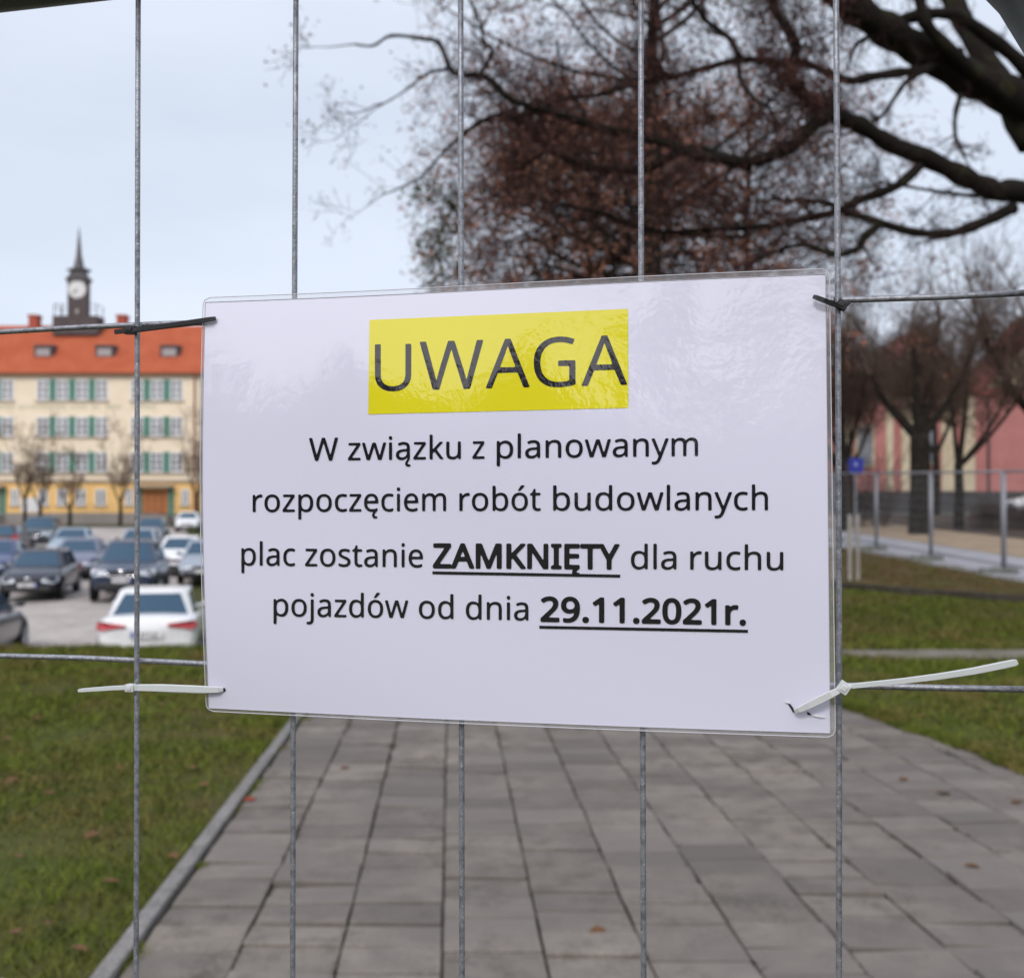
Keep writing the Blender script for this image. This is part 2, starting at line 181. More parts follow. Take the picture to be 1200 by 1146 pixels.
# ------------------------------------------------------------------ terrain
def zg(x, y):
    x = np.asarray(x, float); y = np.asarray(y, float)
    t = x/np.maximum(y, 8)
    wl = smooth(-.10, -.26, t)*smooth(12.9, 16.8, y)
    lot = -1.36+.024*(np.minimum(y, 112)-19.4)
    wr = smooth(.08, .26, t)
    rise = .03*np.clip(y-8, 0, 47)+.008*np.clip(y-55, 0, 40)
    mid = .006*np.clip(y-14, 0, 120)
    return wl*lot+wr*rise+np.clip(1-wl-wr, 0, 1)*mid
def G(x, y): return float(zg(x, y))
GLYPHS = json.loads(r'''{"bU":[0.5862,[[236,-3,277,-7,322,-6,362,0,397,11,427,27,452,47,474,72,492,102,500,122,507,147,512,192,513,552,512,562,507,570,497,572,452,571,447,570,443,562,442,197,439,162,430,132,423,117,412,101,398,87,382,75,362,65,342,59,322,56,297,54,272,55,247,59,227,64,207,73,192,83,178,97,166,112,157,130,147,162,144,197,143,562,142,567,132,572,87,572,77,569,75,567,73,552,73,207,75,167,82,132,91,107,104,82,118,62,138,42,157,27,182,13,207,4]]],"bW":[0.7458,[[162,5,175,1,220,1,230,2,236,10,345,385,365,457,370,467,375,461,380,446,401,370,508,10,515,2,525,1,570,1,582,5,588,20,728,545,731,560,730,568,720,572,675,572,665,570,659,565,569,210,550,128,545,115,540,119,512,225,412,555,405,569,395,572,345,572,337,570,332,565,233,230,205,119,200,116,85,565,81,570,75,572,30,572,18,570,14,565,16,550,156,20]]],"bA":[0.5124,[[6,5,15,1,45,1,65,1,73,5,78,15,140,172,150,177,195,178,350,178,365,176,370,171,373,165,430,20,437,5,445,1,470,1,495,1,505,5,506,10,501,25,298,550,290,568,285,573,275,574,235,574,225,571,221,565,10,25,6,10],[175,242,170,245,169,250,172,260,230,415,250,479,255,486,260,481,265,468,283,415,338,265,342,250,341,245,335,242,325,241]]],"bG":[0.5838,[[265,-3,324,-7,399,-4,464,6,504,16,519,22,523,27,524,37,523,292,519,300,509,302,344,302,334,300,329,297,327,287,327,252,329,244,334,240,439,238,446,237,451,232,453,217,452,77,449,69,439,65,379,55,314,55,289,58,264,63,244,70,224,79,204,91,189,104,174,119,161,137,150,157,142,177,134,202,128,232,125,262,124,292,129,347,135,372,144,397,163,432,184,458,212,482,244,499,269,508,294,514,324,517,354,517,409,511,484,489,489,491,494,497,511,537,512,542,510,547,502,552,474,562,439,571,404,577,369,580,329,580,299,578,269,573,239,566,214,557,189,545,164,530,141,512,120,492,104,472,88,447,75,422,64,392,56,357,51,322,50,282,52,242,57,202,66,167,78,137,91,112,109,85,129,62,153,42,179,25,204,13,234,3]]],"rW":[0.7458,[[165,0,180,-4,220,-3,231,0,240,10,355,400,365,426,370,431,375,428,380,420,390,391,504,10,515,-1,530,-4,570,-3,585,4,595,30,729,535,734,560,731,570,715,576,675,576,665,573,655,562,560,193,550,164,545,158,540,159,530,181,420,545,415,560,408,570,400,575,390,576,350,576,335,572,326,560,215,182,205,161,200,160,195,167,185,198,91,560,85,570,70,576,30,576,15,570,12,565,11,555,18,525,151,25,156,10]]],"rz":[0.3769,[[37,0,61,-4,316,-4,336,-2,345,5,349,20,349,40,345,50,336,56,316,58,156,59,141,62,136,65,134,70,137,80,149,100,336,366,342,380,344,400,342,420,336,429,326,433,311,434,76,434,56,432,45,425,41,410,42,390,46,379,56,373,221,371,236,367,240,360,238,350,225,330,33,55,28,40,28,20,31,5]]],"rw":[0.6303,[[130,1,149,-3,194,-2,204,1,213,11,304,291,309,302,314,307,319,305,329,284,414,10,424,0,439,-3,489,-2,504,5,514,28,615,391,620,416,618,426,613,431,604,434,569,434,554,431,544,421,474,160,464,133,459,129,454,132,444,153,366,406,359,423,351,431,339,434,294,434,279,430,271,421,267,411,189,162,179,135,174,128,169,130,159,152,87,421,79,430,64,434,29,434,14,428,10,416,17,386,116,26,121,11]]],"ri":[0.2069,[[74,0,93,-4,128,-2,138,4,142,15,143,405,138,425,133,430,123,433,78,432,69,425,65,415,64,30,66,10],[92,500,113,499,127,505,138,515,146,530,148,550,143,570,133,584,118,592,98,593,83,589,68,576,61,560,60,540,66,520,78,507]]],"rą":[0.4499,[[324,-176,357,-180,387,-177,402,-170,408,-156,407,-136,402,-128,392,-124,367,-124,352,-120,341,-111,335,-91,337,-76,344,-56,382,-3,388,19,389,294,387,324,381,354,370,379,352,403,331,419,302,431,267,439,222,441,182,437,142,428,102,413,92,406,87,399,86,389,89,379,102,354,107,351,117,350,172,368,207,375,242,375,267,369,287,357,302,339,310,309,310,279,306,269,292,263,202,258,147,248,112,236,82,219,56,194,47,178,39,159,33,119,35,94,39,74,53,44,77,17,107,0,147,-10,192,-11,232,-5,265,9,307,38,312,39,317,36,325,19,324,4,296,-31,280,-56,271,-81,269,-106,274,-131,284,-151,302,-167],[187,53,167,56,147,62,132,73,122,86,116,104,115,129,120,149,129,164,152,183,187,196,252,204,287,205,302,201,307,197,310,189,309,149,302,119,287,94,267,76,242,63,217,56]]],"rk":[0.4282,[[74,0,88,-4,118,-4,133,0,138,5,142,25,142,130,144,150,149,160,158,170,173,182,183,185,193,182,203,172,318,17,333,2,348,-3,388,-4,408,0,413,5,412,15,403,30,256,225,250,235,248,245,251,255,259,265,390,405,397,415,399,425,394,430,388,432,358,434,333,432,318,426,168,267,158,258,148,256,144,265,142,290,141,590,137,605,131,610,118,613,88,613,75,610,68,604,65,590,64,30,66,10]]],"ru":[0.4956,[[175,-8,223,-12,268,-6,303,6,348,32,353,31,357,27,368,5,378,-2,413,-3,423,1,428,7,431,32,431,397,430,417,423,429,408,433,373,433,359,427,354,417,352,182,346,142,334,107,318,85,293,67,268,59,233,55,198,59,173,70,156,87,143,116,139,152,139,397,136,422,128,430,108,434,78,433,68,429,63,424,59,402,59,152,61,117,67,87,81,52,103,24,133,5]]],"rp":[0.4932,[[74,-192,88,-196,123,-196,133,-192,141,-182,143,-162,143,8,144,18,148,25,158,25,198,3,233,-8,278,-12,318,-6,353,6,385,28,412,58,431,93,445,138,452,188,452,248,444,303,430,343,409,378,383,404,348,426,323,435,298,440,268,442,238,439,198,427,148,396,143,396,138,400,129,423,118,431,83,433,73,429,67,423,64,398,64,-162,66,-182],[233,57,208,64,188,76,172,93,158,118,149,148,144,183,143,233,146,273,153,303,161,323,170,338,185,353,203,364,223,370,248,374,278,373,303,366,323,354,340,338,354,313,365,283,370,248,372,208,369,173,363,143,353,117,339,93,323,76,303,63,283,57,258,55]]],"rl":[0.2069,[[74,0,93,-4,128,-2,138,5,142,20,143,585,138,605,132,610,118,613,88,613,75,610,68,604,65,590,64,30,66,10]]],"ra":[0.4499,[[135,-8,182,-12,232,-5,262,7,302,36,312,39,320,32,332,5,342,-2,372,-3,382,2,386,7,389,32,389,267,386,332,376,367,361,392,341,412,314,427,287,435,257,440,222,441,192,438,157,432,117,419,97,410,87,399,87,387,96,362,102,354,112,350,122,351,172,368,202,374,237,375,267,369,282,361,297,347,304,332,310,307,310,277,302,266,287,262,192,257,132,244,107,234,82,219,63,202,49,182,37,152,33,122,36,87,46,57,62,32,82,14,107,0],[162,57,147,62,132,73,121,87,116,102,115,122,118,142,124,157,136,172,162,188,207,200,287,205,301,202,307,197,311,177,307,137,297,108,281,87,257,69,227,58,192,53]]],"rn":[0.4956,[[74,0,88,-4,123,-3,133,0,141,10,143,30,144,245,149,285,161,320,178,345,198,360,228,371,263,374,298,370,323,359,341,340,352,315,357,275,357,30,359,10,367,0,383,-4,418,-3,430,5,434,15,435,35,435,275,432,315,425,350,415,375,401,395,383,412,358,426,333,435,298,441,263,441,233,437,208,430,183,418,153,398,143,395,138,400,126,425,118,431,103,434,83,433,74,430,69,425,65,415,64,400,64,30,66,10]]],"ro":[0.4852,[[200,-8,239,-12,284,-8,324,3,359,21,389,47,412,77,429,112,440,152,445,202,443,257,434,302,418,342,394,377,364,405,329,425,289,437,249,441,204,439,164,428,129,411,99,387,75,357,58,322,46,282,41,232,42,177,51,132,69,89,94,52,124,24,159,4],[219,57,194,64,171,77,154,94,140,117,129,147,123,182,121,222,124,257,130,287,139,312,154,337,169,352,189,364,209,371,234,374,264,373,289,367,314,353,331,337,347,312,356,287,363,252,365,212,362,172,356,142,346,117,334,96,315,77,294,65,274,58,249,55]]],"ry":[0.409,[[25,-192,51,-196,81,-196,106,-192,131,-184,151,-172,169,-157,186,-139,200,-117,227,-62,399,393,406,418,406,423,401,429,386,433,346,433,336,430,326,419,223,133,216,118,211,112,206,111,201,116,191,137,81,423,71,431,56,434,21,433,11,430,6,426,4,418,10,398,160,23,166,-2,161,-22,141,-72,126,-97,111,-112,96,-122,76,-128,21,-130,11,-134,6,-147,7,-177,14,-187]]],"rm":[0.7498,[[74,0,88,-4,123,-3,133,0,141,10,143,30,143,245,148,285,159,320,173,343,193,360,218,370,253,374,283,370,305,360,323,340,333,315,337,275,338,25,340,10,343,3,348,-1,358,-3,393,-3,406,0,413,10,415,30,416,255,422,295,433,325,448,347,468,361,493,371,528,374,558,370,579,360,597,340,607,315,611,275,611,30,613,10,618,2,628,-3,663,-4,679,0,687,10,689,25,688,295,685,325,680,350,663,388,643,410,621,425,593,435,558,441,513,440,475,430,443,414,413,390,403,384,393,388,368,412,348,425,323,434,298,439,258,441,218,435,188,423,148,396,143,396,138,400,128,423,118,431,93,434,73,430,66,420,64,405,64,40,66,10]]],"rr":[0.3312,[[74,0,88,-4,123,-3,133,0,141,10,143,30,143,240,149,275,161,305,184,335,198,347,218,359,248,368,298,368,308,371,316,385,320,410,319,425,313,435,298,440,273,442,248,440,228,435,195,420,153,385,143,382,137,390,129,420,121,430,108,433,88,433,74,430,68,424,64,400,64,30,66,10]]],"rc":[0.3849,[[197,-8,229,-12,269,-11,304,-6,334,4,347,12,353,22,355,37,354,62,349,71,339,74,274,59,244,57,219,59,184,69,159,88,148,102,137,122,129,147,124,172,122,237,126,267,132,292,142,317,156,337,174,353,199,365,224,371,249,372,279,368,324,358,334,358,339,361,349,378,357,407,354,416,349,421,329,430,284,439,234,441,189,435,149,422,116,402,90,377,67,342,53,307,42,252,41,192,48,137,63,92,84,57,114,27,154,4]]],"rę":[0.4523,[[306,-176,334,-180,364,-178,381,-171,388,-161,390,-141,384,-128,374,-124,349,-124,334,-121,323,-111,317,-91,321,-66,331,-46,349,-23,386,14,393,24,396,54,391,74,384,78,379,79,319,62,269,57,229,58,194,68,164,87,143,114,128,149,124,169,125,184,132,194,149,197,379,197,404,200,412,209,415,224,414,264,411,294,401,329,385,364,364,390,339,412,309,428,274,438,239,441,199,439,159,427,125,409,97,384,72,349,54,309,44,264,40,209,44,159,54,119,70,84,91,54,118,29,144,12,179,-2,209,-9,259,-13,274,-16,277,-21,277,-26,259,-61,253,-81,251,-101,253,-121,260,-141,270,-156,284,-168],[139,263,131,269,128,284,135,309,148,334,161,349,179,362,194,369,214,374,254,374,274,369,289,361,304,349,315,334,325,314,330,294,329,272,324,266,314,262,164,261]]],"re":[0.4523,[[206,-8,264,-12,329,-5,381,12,392,22,395,32,394,67,389,76,384,78,374,78,319,62,279,57,234,58,196,67,174,79,155,97,141,117,130,142,125,167,124,182,129,192,139,196,389,198,404,200,411,207,415,217,415,237,411,292,400,332,384,364,362,392,334,415,299,432,264,440,219,441,179,434,144,420,114,400,87,372,66,337,52,302,43,257,40,207,45,157,57,112,74,77,99,45,129,21,164,3],[149,262,134,266,128,277,133,302,144,327,159,347,174,359,194,369,214,374,254,374,274,369,289,361,304,348,316,332,325,312,330,292,329,271,324,266,314,262]]],"rb":[0.4932,[[231,-8,258,-11,288,-11,313,-7,338,0,358,9,379,22,398,40,413,59,427,82,437,107,450,162,453,197,452,237,443,302,427,347,405,382,371,412,333,431,288,440,238,438,203,429,158,404,148,404,144,412,143,427,143,582,140,602,133,609,123,613,78,611,67,602,64,582,66,12,71,2,78,-2,108,-3,118,2,133,29,138,34,143,35,193,4],[238,56,208,64,188,75,173,89,160,112,150,142,145,177,143,222,146,267,151,297,158,317,169,337,183,352,203,364,223,371,248,374,278,373,303,367,323,356,342,337,354,317,364,287,370,252,372,212,369,172,364,142,355,117,343,95,328,78,308,65,288,58,263,55]]],"ró":[0.4852,[[200,-8,239,-12,284,-8,324,3,359,21,389,47,412,77,429,112,440,152,445,202,443,257,434,302,418,342,394,377,364,405,329,425,289,437,249,442,204,439,164,428,129,411,99,387,75,357,58,322,46,282,41,232,42,177,51,132,69,89,94,52,124,24,159,4],[219,57,194,64,171,77,154,94,140,117,129,147,123,182,121,222,124,257,130,287,139,312,154,337,169,352,189,364,209,371,234,374,264,373,289,367,314,353,331,337,347,312,356,287,363,252,365,212,362,172,356,142,346,117,334,96,315,77,294,65,274,58,249,55],[207,487,219,483,239,483,252,487,264,495,308,537,348,582,359,602,357,612,344,617,304,618,284,617,274,612,206,507,202,497]]],"rt":[0.2895,[[163,-8,188,-11,213,-11,258,-4,272,7,275,17,276,32,274,47,268,55,258,58,218,54,193,57,178,64,168,71,154,92,150,107,148,132,148,337,150,357,157,367,168,370,248,372,263,375,271,387,272,412,268,425,258,432,173,434,158,438,153,442,149,452,148,507,145,522,141,527,133,531,118,532,108,529,98,521,76,457,68,442,18,413,11,402,10,392,12,382,18,376,28,372,58,369,63,366,68,357,70,112,74,82,81,57,96,32,113,14,133,2]]],"rd":[0.4932,[[182,-8,229,-12,269,-6,299,5,339,31,349,34,357,27,365,7,374,-1,389,-4,409,-3,419,0,426,7,429,32,429,582,426,602,423,607,414,612,369,612,359,609,353,602,351,582,350,422,349,412,344,404,334,406,289,430,259,438,214,441,169,435,134,420,103,397,78,367,58,327,45,277,40,217,44,157,57,102,77,62,104,31,139,6],[214,56,189,63,169,75,152,92,139,114,129,142,123,177,121,217,124,252,129,282,137,307,150,332,164,350,184,364,204,372,229,375,254,374,282,367,304,356,319,342,334,317,344,287,349,252,351,207,349,162,344,137,336,112,325,92,309,76,289,65,269,59,239,55]]],"rh":[0.4956,[[74,0,88,-4,123,-3,133,0,141,10,143,30,144,245,149,285,160,320,178,345,198,360,223,370,253,374,288,372,318,362,338,345,350,320,357,280,357,30,358,15,361,5,368,-1,378,-3,418,-3,430,5,434,20,434,295,428,340,414,375,395,400,369,420,338,433,303,439,268,441,233,436,198,425,158,403,148,404,144,415,143,430,142,595,138,605,133,610,118,613,88,613,75,610,68,604,65,590,64,30,66,10]]],"rs":[0.3841,[[118,-8,156,-11,196,-11,231,-7,261,0,289,12,311,27,330,47,341,66,350,97,350,137,342,167,326,190,306,208,281,223,176,268,141,286,121,304,115,317,114,327,117,342,128,357,146,368,171,374,196,376,226,374,256,368,301,355,316,357,327,372,337,402,333,412,321,420,281,433,241,440,196,442,151,437,116,428,86,413,62,392,48,372,39,342,38,307,46,279,61,256,81,237,106,222,211,176,241,161,264,142,274,122,274,102,265,82,246,66,220,57,186,53,151,55,112,62,56,79,44,77,39,67,38,47,39,27,45,17,56,9,71,3]]],"rj":[0.2069,[[-22,-192,6,-196,36,-195,61,-191,86,-181,106,-167,119,-152,130,-132,138,-107,143,-57,143,403,140,423,136,428,126,433,91,434,76,431,67,423,65,413,64,-57,61,-92,51,-112,31,-125,6,-129,-34,-127,-43,-132,-48,-152,-45,-177,-36,-187],[85,503,101,499,121,502,136,512,145,528,148,548,144,568,136,580,121,590,106,594,86,590,71,580,63,568,59,548,62,528,71,513]]],"kZ":[0.4587,[[23,-20,50,-24,410,-24,430,-22,445,-11,451,10,451,60,446,75,435,84,410,88,200,89,180,93,176,100,179,110,190,130,436,500,442,520,443,565,440,580,430,591,420,595,400,597,55,596,35,594,23,585,17,565,17,515,20,500,30,489,55,485,255,484,270,480,273,475,274,470,258,440,13,70,7,50,7,5,12,-10]]],"kA":[0.5124,[[-8,-20,10,-24,65,-24,80,-20,88,-15,101,5,154,140,165,150,185,153,325,153,345,150,352,145,358,135,409,5,422,-15,430,-20,440,-23,500,-24,520,-20,530,-10,533,5,526,30,316,570,308,585,297,595,275,599,225,598,210,591,200,578,-18,20,-21,5,-21,-5,-15,-15],[215,269,210,273,208,280,215,305,245,381,255,392,260,391,270,376,292,320,302,290,303,275,295,268,280,266,230,266]]],"kM":[0.7273,[[70,-20,88,-24,143,-23,158,-16,166,-5,168,20,169,275,173,310,178,316,188,304,203,270,308,-5,315,-15,328,-22,363,-24,383,-24,398,-20,405,-15,413,-5,523,280,538,311,543,317,548,316,552,300,554,270,554,20,557,-5,568,-19,583,-23,643,-24,657,-20,665,-15,671,-5,673,15,674,550,672,575,663,589,653,594,643,596,558,596,538,593,526,585,513,560,383,220,373,198,363,190,358,192,353,198,343,220,215,560,203,584,188,594,168,597,83,596,73,594,63,588,56,575,54,555,54,20,57,-5,63,-15]]],"kK":[0.4964,[[70,-20,88,-24,143,-24,158,-20,169,-10,173,0,174,15,175,200,178,210,185,220,193,226,203,229,213,225,223,214,382,0,395,-15,403,-20,418,-24,478,-24,498,-22,513,-13,518,0,511,20,311,295,301,310,299,320,301,330,309,340,503,555,508,565,509,575,505,585,500,590,483,596,423,597,403,595,388,589,213,396,193,377,183,374,178,379,175,395,174,560,172,575,168,584,162,590,153,594,128,597,78,595,68,591,61,585,56,575,54,555,54,15,58,-8,63,-15]]],"kN":[0.6095,[[70,-20,88,-24,143,-23,158,-16,166,-5,168,20,169,325,172,355,178,361,188,355,208,328,428,-12,443,-21,463,-24,528,-23,538,-21,548,-14,554,0,556,15,556,550,554,575,544,590,523,596,468,596,452,590,442,575,440,550,440,250,438,221,433,212,423,216,403,242,180,585,173,591,162,595,118,597,78,595,68,591,61,585,56,575,54,555,54,15,58,-8,63,-15]]],"kI":[0.2719,[[24,-20,47,-24,232,-24,242,-22,252,-17,260,-5,263,30,261,45,257,53,247,62,212,73,202,79,197,89,196,100,196,475,198,485,205,495,247,510,253,515,260,525,263,545,261,575,252,589,242,594,222,597,42,596,22,591,12,580,8,565,8,545,10,530,14,520,27,509,67,495,73,485,75,470,75,95,73,85,67,78,27,64,17,57,12,50,8,30,9,0,13,-10]]],"kĘ":[0.4459,[[310,-196,343,-200,378,-197,403,-189,414,-176,417,-161,418,-136,416,-121,411,-111,403,-105,393,-102,368,-103,355,-101,349,-96,346,-86,350,-66,368,-41,383,-28,408,-19,418,-6,422,19,421,54,419,69,408,82,393,87,203,88,183,92,177,99,174,114,176,229,183,240,198,243,368,244,393,249,403,259,406,269,406,329,403,339,398,346,388,352,378,354,203,355,183,358,178,364,174,379,175,464,180,479,193,484,383,485,404,489,413,494,420,509,422,544,420,574,416,584,408,591,388,596,98,597,73,594,64,589,58,580,54,559,54,24,56,-1,64,-16,83,-23,223,-24,248,-29,251,-31,252,-41,242,-71,238,-96,240,-121,245,-141,255,-161,269,-176,288,-189]]],"kT":[0.4459,[[179,-20,198,-24,258,-23,274,-15,282,0,283,450,286,475,293,482,303,484,428,486,448,491,456,500,460,510,461,560,457,580,453,586,443,593,418,597,23,596,8,595,-2,591,-12,580,-16,560,-15,515,-11,500,-2,490,18,485,143,484,156,480,161,470,163,10,168,-10]]],"kY":[0.4539,[[183,-20,200,-24,260,-23,275,-18,284,-5,287,15,287,195,289,215,300,240,471,555,475,570,474,580,470,586,460,593,440,596,385,596,370,593,360,587,348,570,245,377,235,363,225,359,215,368,207,380,107,570,95,587,85,593,75,596,10,596,-10,591,-20,580,-21,565,-15,550,164,215,167,190,168,5,172,-10]]],"k2":[0.4587,[[31,-20,58,-24,403,-24,423,-21,436,-10,441,10,440,60,435,75,423,85,403,88,223,89,208,92,203,95,202,100,216,120,305,210,358,271,392,325,411,375,416,405,417,440,413,470,404,500,391,525,370,550,348,569,323,583,288,596,248,603,203,604,163,599,123,587,88,572,47,545,27,525,24,510,30,495,58,458,73,447,83,445,93,447,143,477,173,490,203,495,233,495,258,489,279,475,292,455,297,425,295,400,288,374,277,350,257,320,208,265,33,88,20,70,15,50,15,5,20,-10]]],"k9":[0.4587,[[100,-28,155,-32,215,-27,260,-16,305,4,343,32,375,69,401,112,420,164,434,232,441,317,437,387,425,447,413,477,401,502,371,542,350,561,330,575,285,595,245,603,200,603,160,596,123,582,90,561,62,532,40,498,26,462,20,432,16,397,17,362,22,332,29,307,40,282,56,257,75,237,95,221,115,210,140,200,165,194,195,191,230,192,300,207,305,204,308,197,301,167,283,132,260,107,235,91,210,81,180,75,135,75,85,82,75,80,65,73,60,63,58,52,60,-3,65,-13,75,-21],[195,296,180,301,165,309,152,322,144,337,137,357,134,382,135,407,139,432,152,462,175,484,190,491,210,496,245,494,264,487,279,477,293,462,303,447,312,427,319,402,321,382,319,362,314,347,305,332,290,317,275,307,260,300,240,295,215,294]]],"k.":[0.2149,[[85,-31,113,-34,142,-26,163,-10,176,14,181,49,174,79,168,91,158,102,133,116,103,120,73,113,53,98,39,74,34,39,40,9,48,-5,58,-16,72,-26]]],"k1":[0.4587,[[208,-20,231,-24,286,-22,301,-13,308,5,309,560,307,575,302,585,291,593,281,596,231,596,211,590,66,479,54,465,50,455,53,440,61,426,86,395,101,385,111,384,121,387,176,425,184,425,188,420,192,385,192,10,197,-10]]],"k0":[0.4587,[[188,-28,234,-32,284,-25,324,-10,344,2,363,17,392,52,414,95,430,147,439,207,443,287,439,367,427,432,408,487,395,512,379,535,344,569,324,582,303,592,279,599,254,604,204,604,159,595,121,577,90,552,63,517,44,477,29,427,19,367,15,287,19,212,30,147,48,92,73,47,104,12,124,-3,144,-14],[224,77,199,82,181,92,167,107,154,132,145,162,138,202,134,297,136,347,141,392,149,427,159,452,172,472,189,487,209,495,229,497,254,493,274,483,289,467,301,447,311,417,319,377,323,332,324,277,317,187,310,152,299,122,286,102,269,87,249,79]]],"kr":[0.3312,[[60,-20,78,-24,133,-23,148,-19,158,-10,161,0,163,15,163,235,166,260,172,280,181,300,192,315,208,330,225,340,243,347,258,349,313,347,327,355,335,375,342,425,339,440,328,453,313,458,293,461,243,459,208,449,163,426,153,429,138,447,123,453,68,452,58,449,49,440,46,430,44,410,44,15,48,-8,53,-15]]],"k7":[0.4587,[[101,-20,120,-24,185,-23,200,-17,210,-5,437,500,443,525,443,565,440,580,430,591,420,595,400,597,50,596,30,594,20,588,15,580,11,560,12,510,19,495,30,487,55,484,270,484,290,481,296,475,296,465,288,445,92,20,88,5,88,-5,94,-15]]],"kL":[0.4202,[[70,-20,98,-24,393,-24,408,-20,415,-15,421,-5,424,5,423,65,418,76,406,85,383,88,198,89,183,92,177,100,174,125,174,565,167,585,158,593,148,596,77,595,63,588,58,580,55,570,54,15,58,-8,63,-15]]]}''')
# ------------------------------------------------------------------ ground
M_soil = mat('lawn soil and turf', (.070,.074,.020), .95, noise=[(1.3,(.095,.072,.032),.42,.62),(9,(.045,.050,.018),.5,.7),(.5,(.070,.085,.022),.45,.6)], bump=(60,.6,.02))
ys = np.concatenate([np.linspace(-80,-10,12), np.linspace(-8,0,9), np.arange(.5,24,.5), np.geomspace(24.5,140,60), np.geomspace(150,900,12)])
xs = np.concatenate([-np.geomspace(700,60,10), np.arange(-56,-14,2.0), np.arange(-14,14,.5), np.arange(14,58,2.0), np.geomspace(60,700,10)])
X, Y = np.meshgrid(xs, ys); Z = zg(X, Y)+.012*np.sin(X*2.1+1)*np.sin(Y*1.7)*(Y < 13)
Z -= .08*((X > -1.346-.055*(Y-3.85)+.1)*(X < -1.346-.055*(Y-3.85)+4.3)*(Y < 43))      # bedded under the paving
nx, ny = len(xs), len(ys)
I = np.arange(nx*ny).reshape(ny, nx)
F = np.stack([I[:-1,:-1], I[:-1,1:], I[1:,1:], I[1:,:-1]], -1).reshape(-1, 4)
tag(fast_mesh('ground', np.stack([X,Y,Z],-1).reshape(-1,3), F, M_soil, k=4, smooth=True), kind='structure')
def sheet(name, pts, mat_, dz, step=.5, kind='structure'):
    """overlay following the terrain: pts = list of (y, xleft, xright)"""
    pts = sorted(pts); yy = np.arange(pts[0][0], pts[-1][0]+1e-6, step); a = np.interp(yy, [p[0] for p in pts], [p[1] for p in pts]); b = np.interp(yy, [p[0] for p in pts], [p[2] for p in pts])
    k = 24; t = np.linspace(0, 1, k); XX = a[:,None]*(1-t)+b[:,None]*t; YY = np.repeat(yy[:,None], k, 1)
    ZZ = zg(XX, YY)+dz; I = np.arange(len(yy)*k).reshape(len(yy), k)
    F = np.stack([I[:-1,:-1], I[:-1,1:], I[1:,1:], I[1:,:-1]], -1).reshape(-1,4)
    return tag(fast_mesh(name, np.stack([XX,YY,ZZ],-1).reshape(-1,3), F, mat_, k=4, smooth=True), kind=kind)
M_lot = mat('worn concrete of the car park', (.43,.39,.365), .9, noise=[(.35,(.30,.27,.255),.40,.62),(2.5,(.52,.48,.455),.5,.75),(14,(.33,.30,.28),.5,.75)])
sheet('car_park', [(17.4,-9,-5.2),(19,-22,-5.6),(40,-40,-11.5),(92,-75,-27)], M_lot, .03, 1.0)
M_strip = mat('lawn strip', (.055,.075,.02), .95, noise=(1,(.09,.08,.035),.4,.65))
sheet('lawn_strip', [(89.5,-70,-26),(94,-72,-27)], M_strip, .10, 1.0)
M_pave = mat('pale pavement concrete', (.34,.34,.37), .85, noise=(2,(.27,.27,.29),.4,.65))
M_sand = mat('sandy gravel', (.34,.26,.18), .95, noise=(1.5,(.24,.18,.12),.4,.65))
M_mulch = mat('bare brown planting bed', (.055,.04,.03), .95, noise=(1.2,(.10,.075,.055),.45,.7), bump=(20,.8,.05))
M_asph = mat('asphalt', (.085,.085,.09), .85, noise=(3,(.12,.12,.125),.4,.65))
sheet('pavement', [(12,9.25,11.9),(40,8.2,11.4),(60,7.6,11.2)], M_pave, .03)
sheet('gravel_strip', [(12,11.9,15.4),(40,11.4,15.2),(60,11.2,15.2)], M_sand, .035)
sheet('planting_bed', [(12,15.4,24),(40,15.2,24),(56,15.2,24)], M_mulch, .04)
sheet('road', [(57,12,70),(69,14,80)], M_asph, .045)
M_tread = mat('trodden footpath', (.20,.18,.155), .95, noise=(3,(.13,.12,.09),.4,.65))
sheet('cross_path', [(11.25,2.6,5.0),(11.35,2.6,13),(11.7,2.6,13),(11.85,3.6,13)], M_tread, .02, .1)
# old kerb and worn edge behind the right lawn
M_dark = mat('weathered dark kerb', (.07,.062,.05), .9, noise=(4,(.035,.032,.024),.4,.6))
mb = MB()
P = [(10.5,13.9),(9.0,15.2),(7.6,16.5),(6.5,17.5),(5.5,18.5),(4.4,19.6)]
for (x0,y0),(x1,y1) in zip(P, P[1:]):
    z0, z1 = G(x0,y0), G(x1,y1); d = Vector((y1-y0, -(x1-x0), 0)).normalized()*-.11
    mb.add([(x0,y0,z0-.1),(x1,y1,z1-.1),(x1,y1,z1+.11),(x0,y0,z0+.11),(x0+d.x,y0+d.y,z0-.1),(x1+d.x,y1+d.y,z1-.1),(x1+d.x,y1+d.y,z1+.11),(x0+d.x,y0+d.y,z0+.11)],
           [(0,1,2,3),(7,6,5,4),(3,2,6,7)])
tag(mb.build('kerb', M_dark), kind='structure')
M_brown = mat('worn grass', (.085,.075,.03), .95, noise=[(1.6,(.11,.075,.04),.42,.6),(6,(.05,.06,.02),.5,.7)])
sheet('worn_verge', [(14.2,10.4,10.5),(16.7,7.7,9.24),(18.7,5.6,9.2),(19.8,4.6,9.0),(28,5.0,8.7)], M_brown, .02)
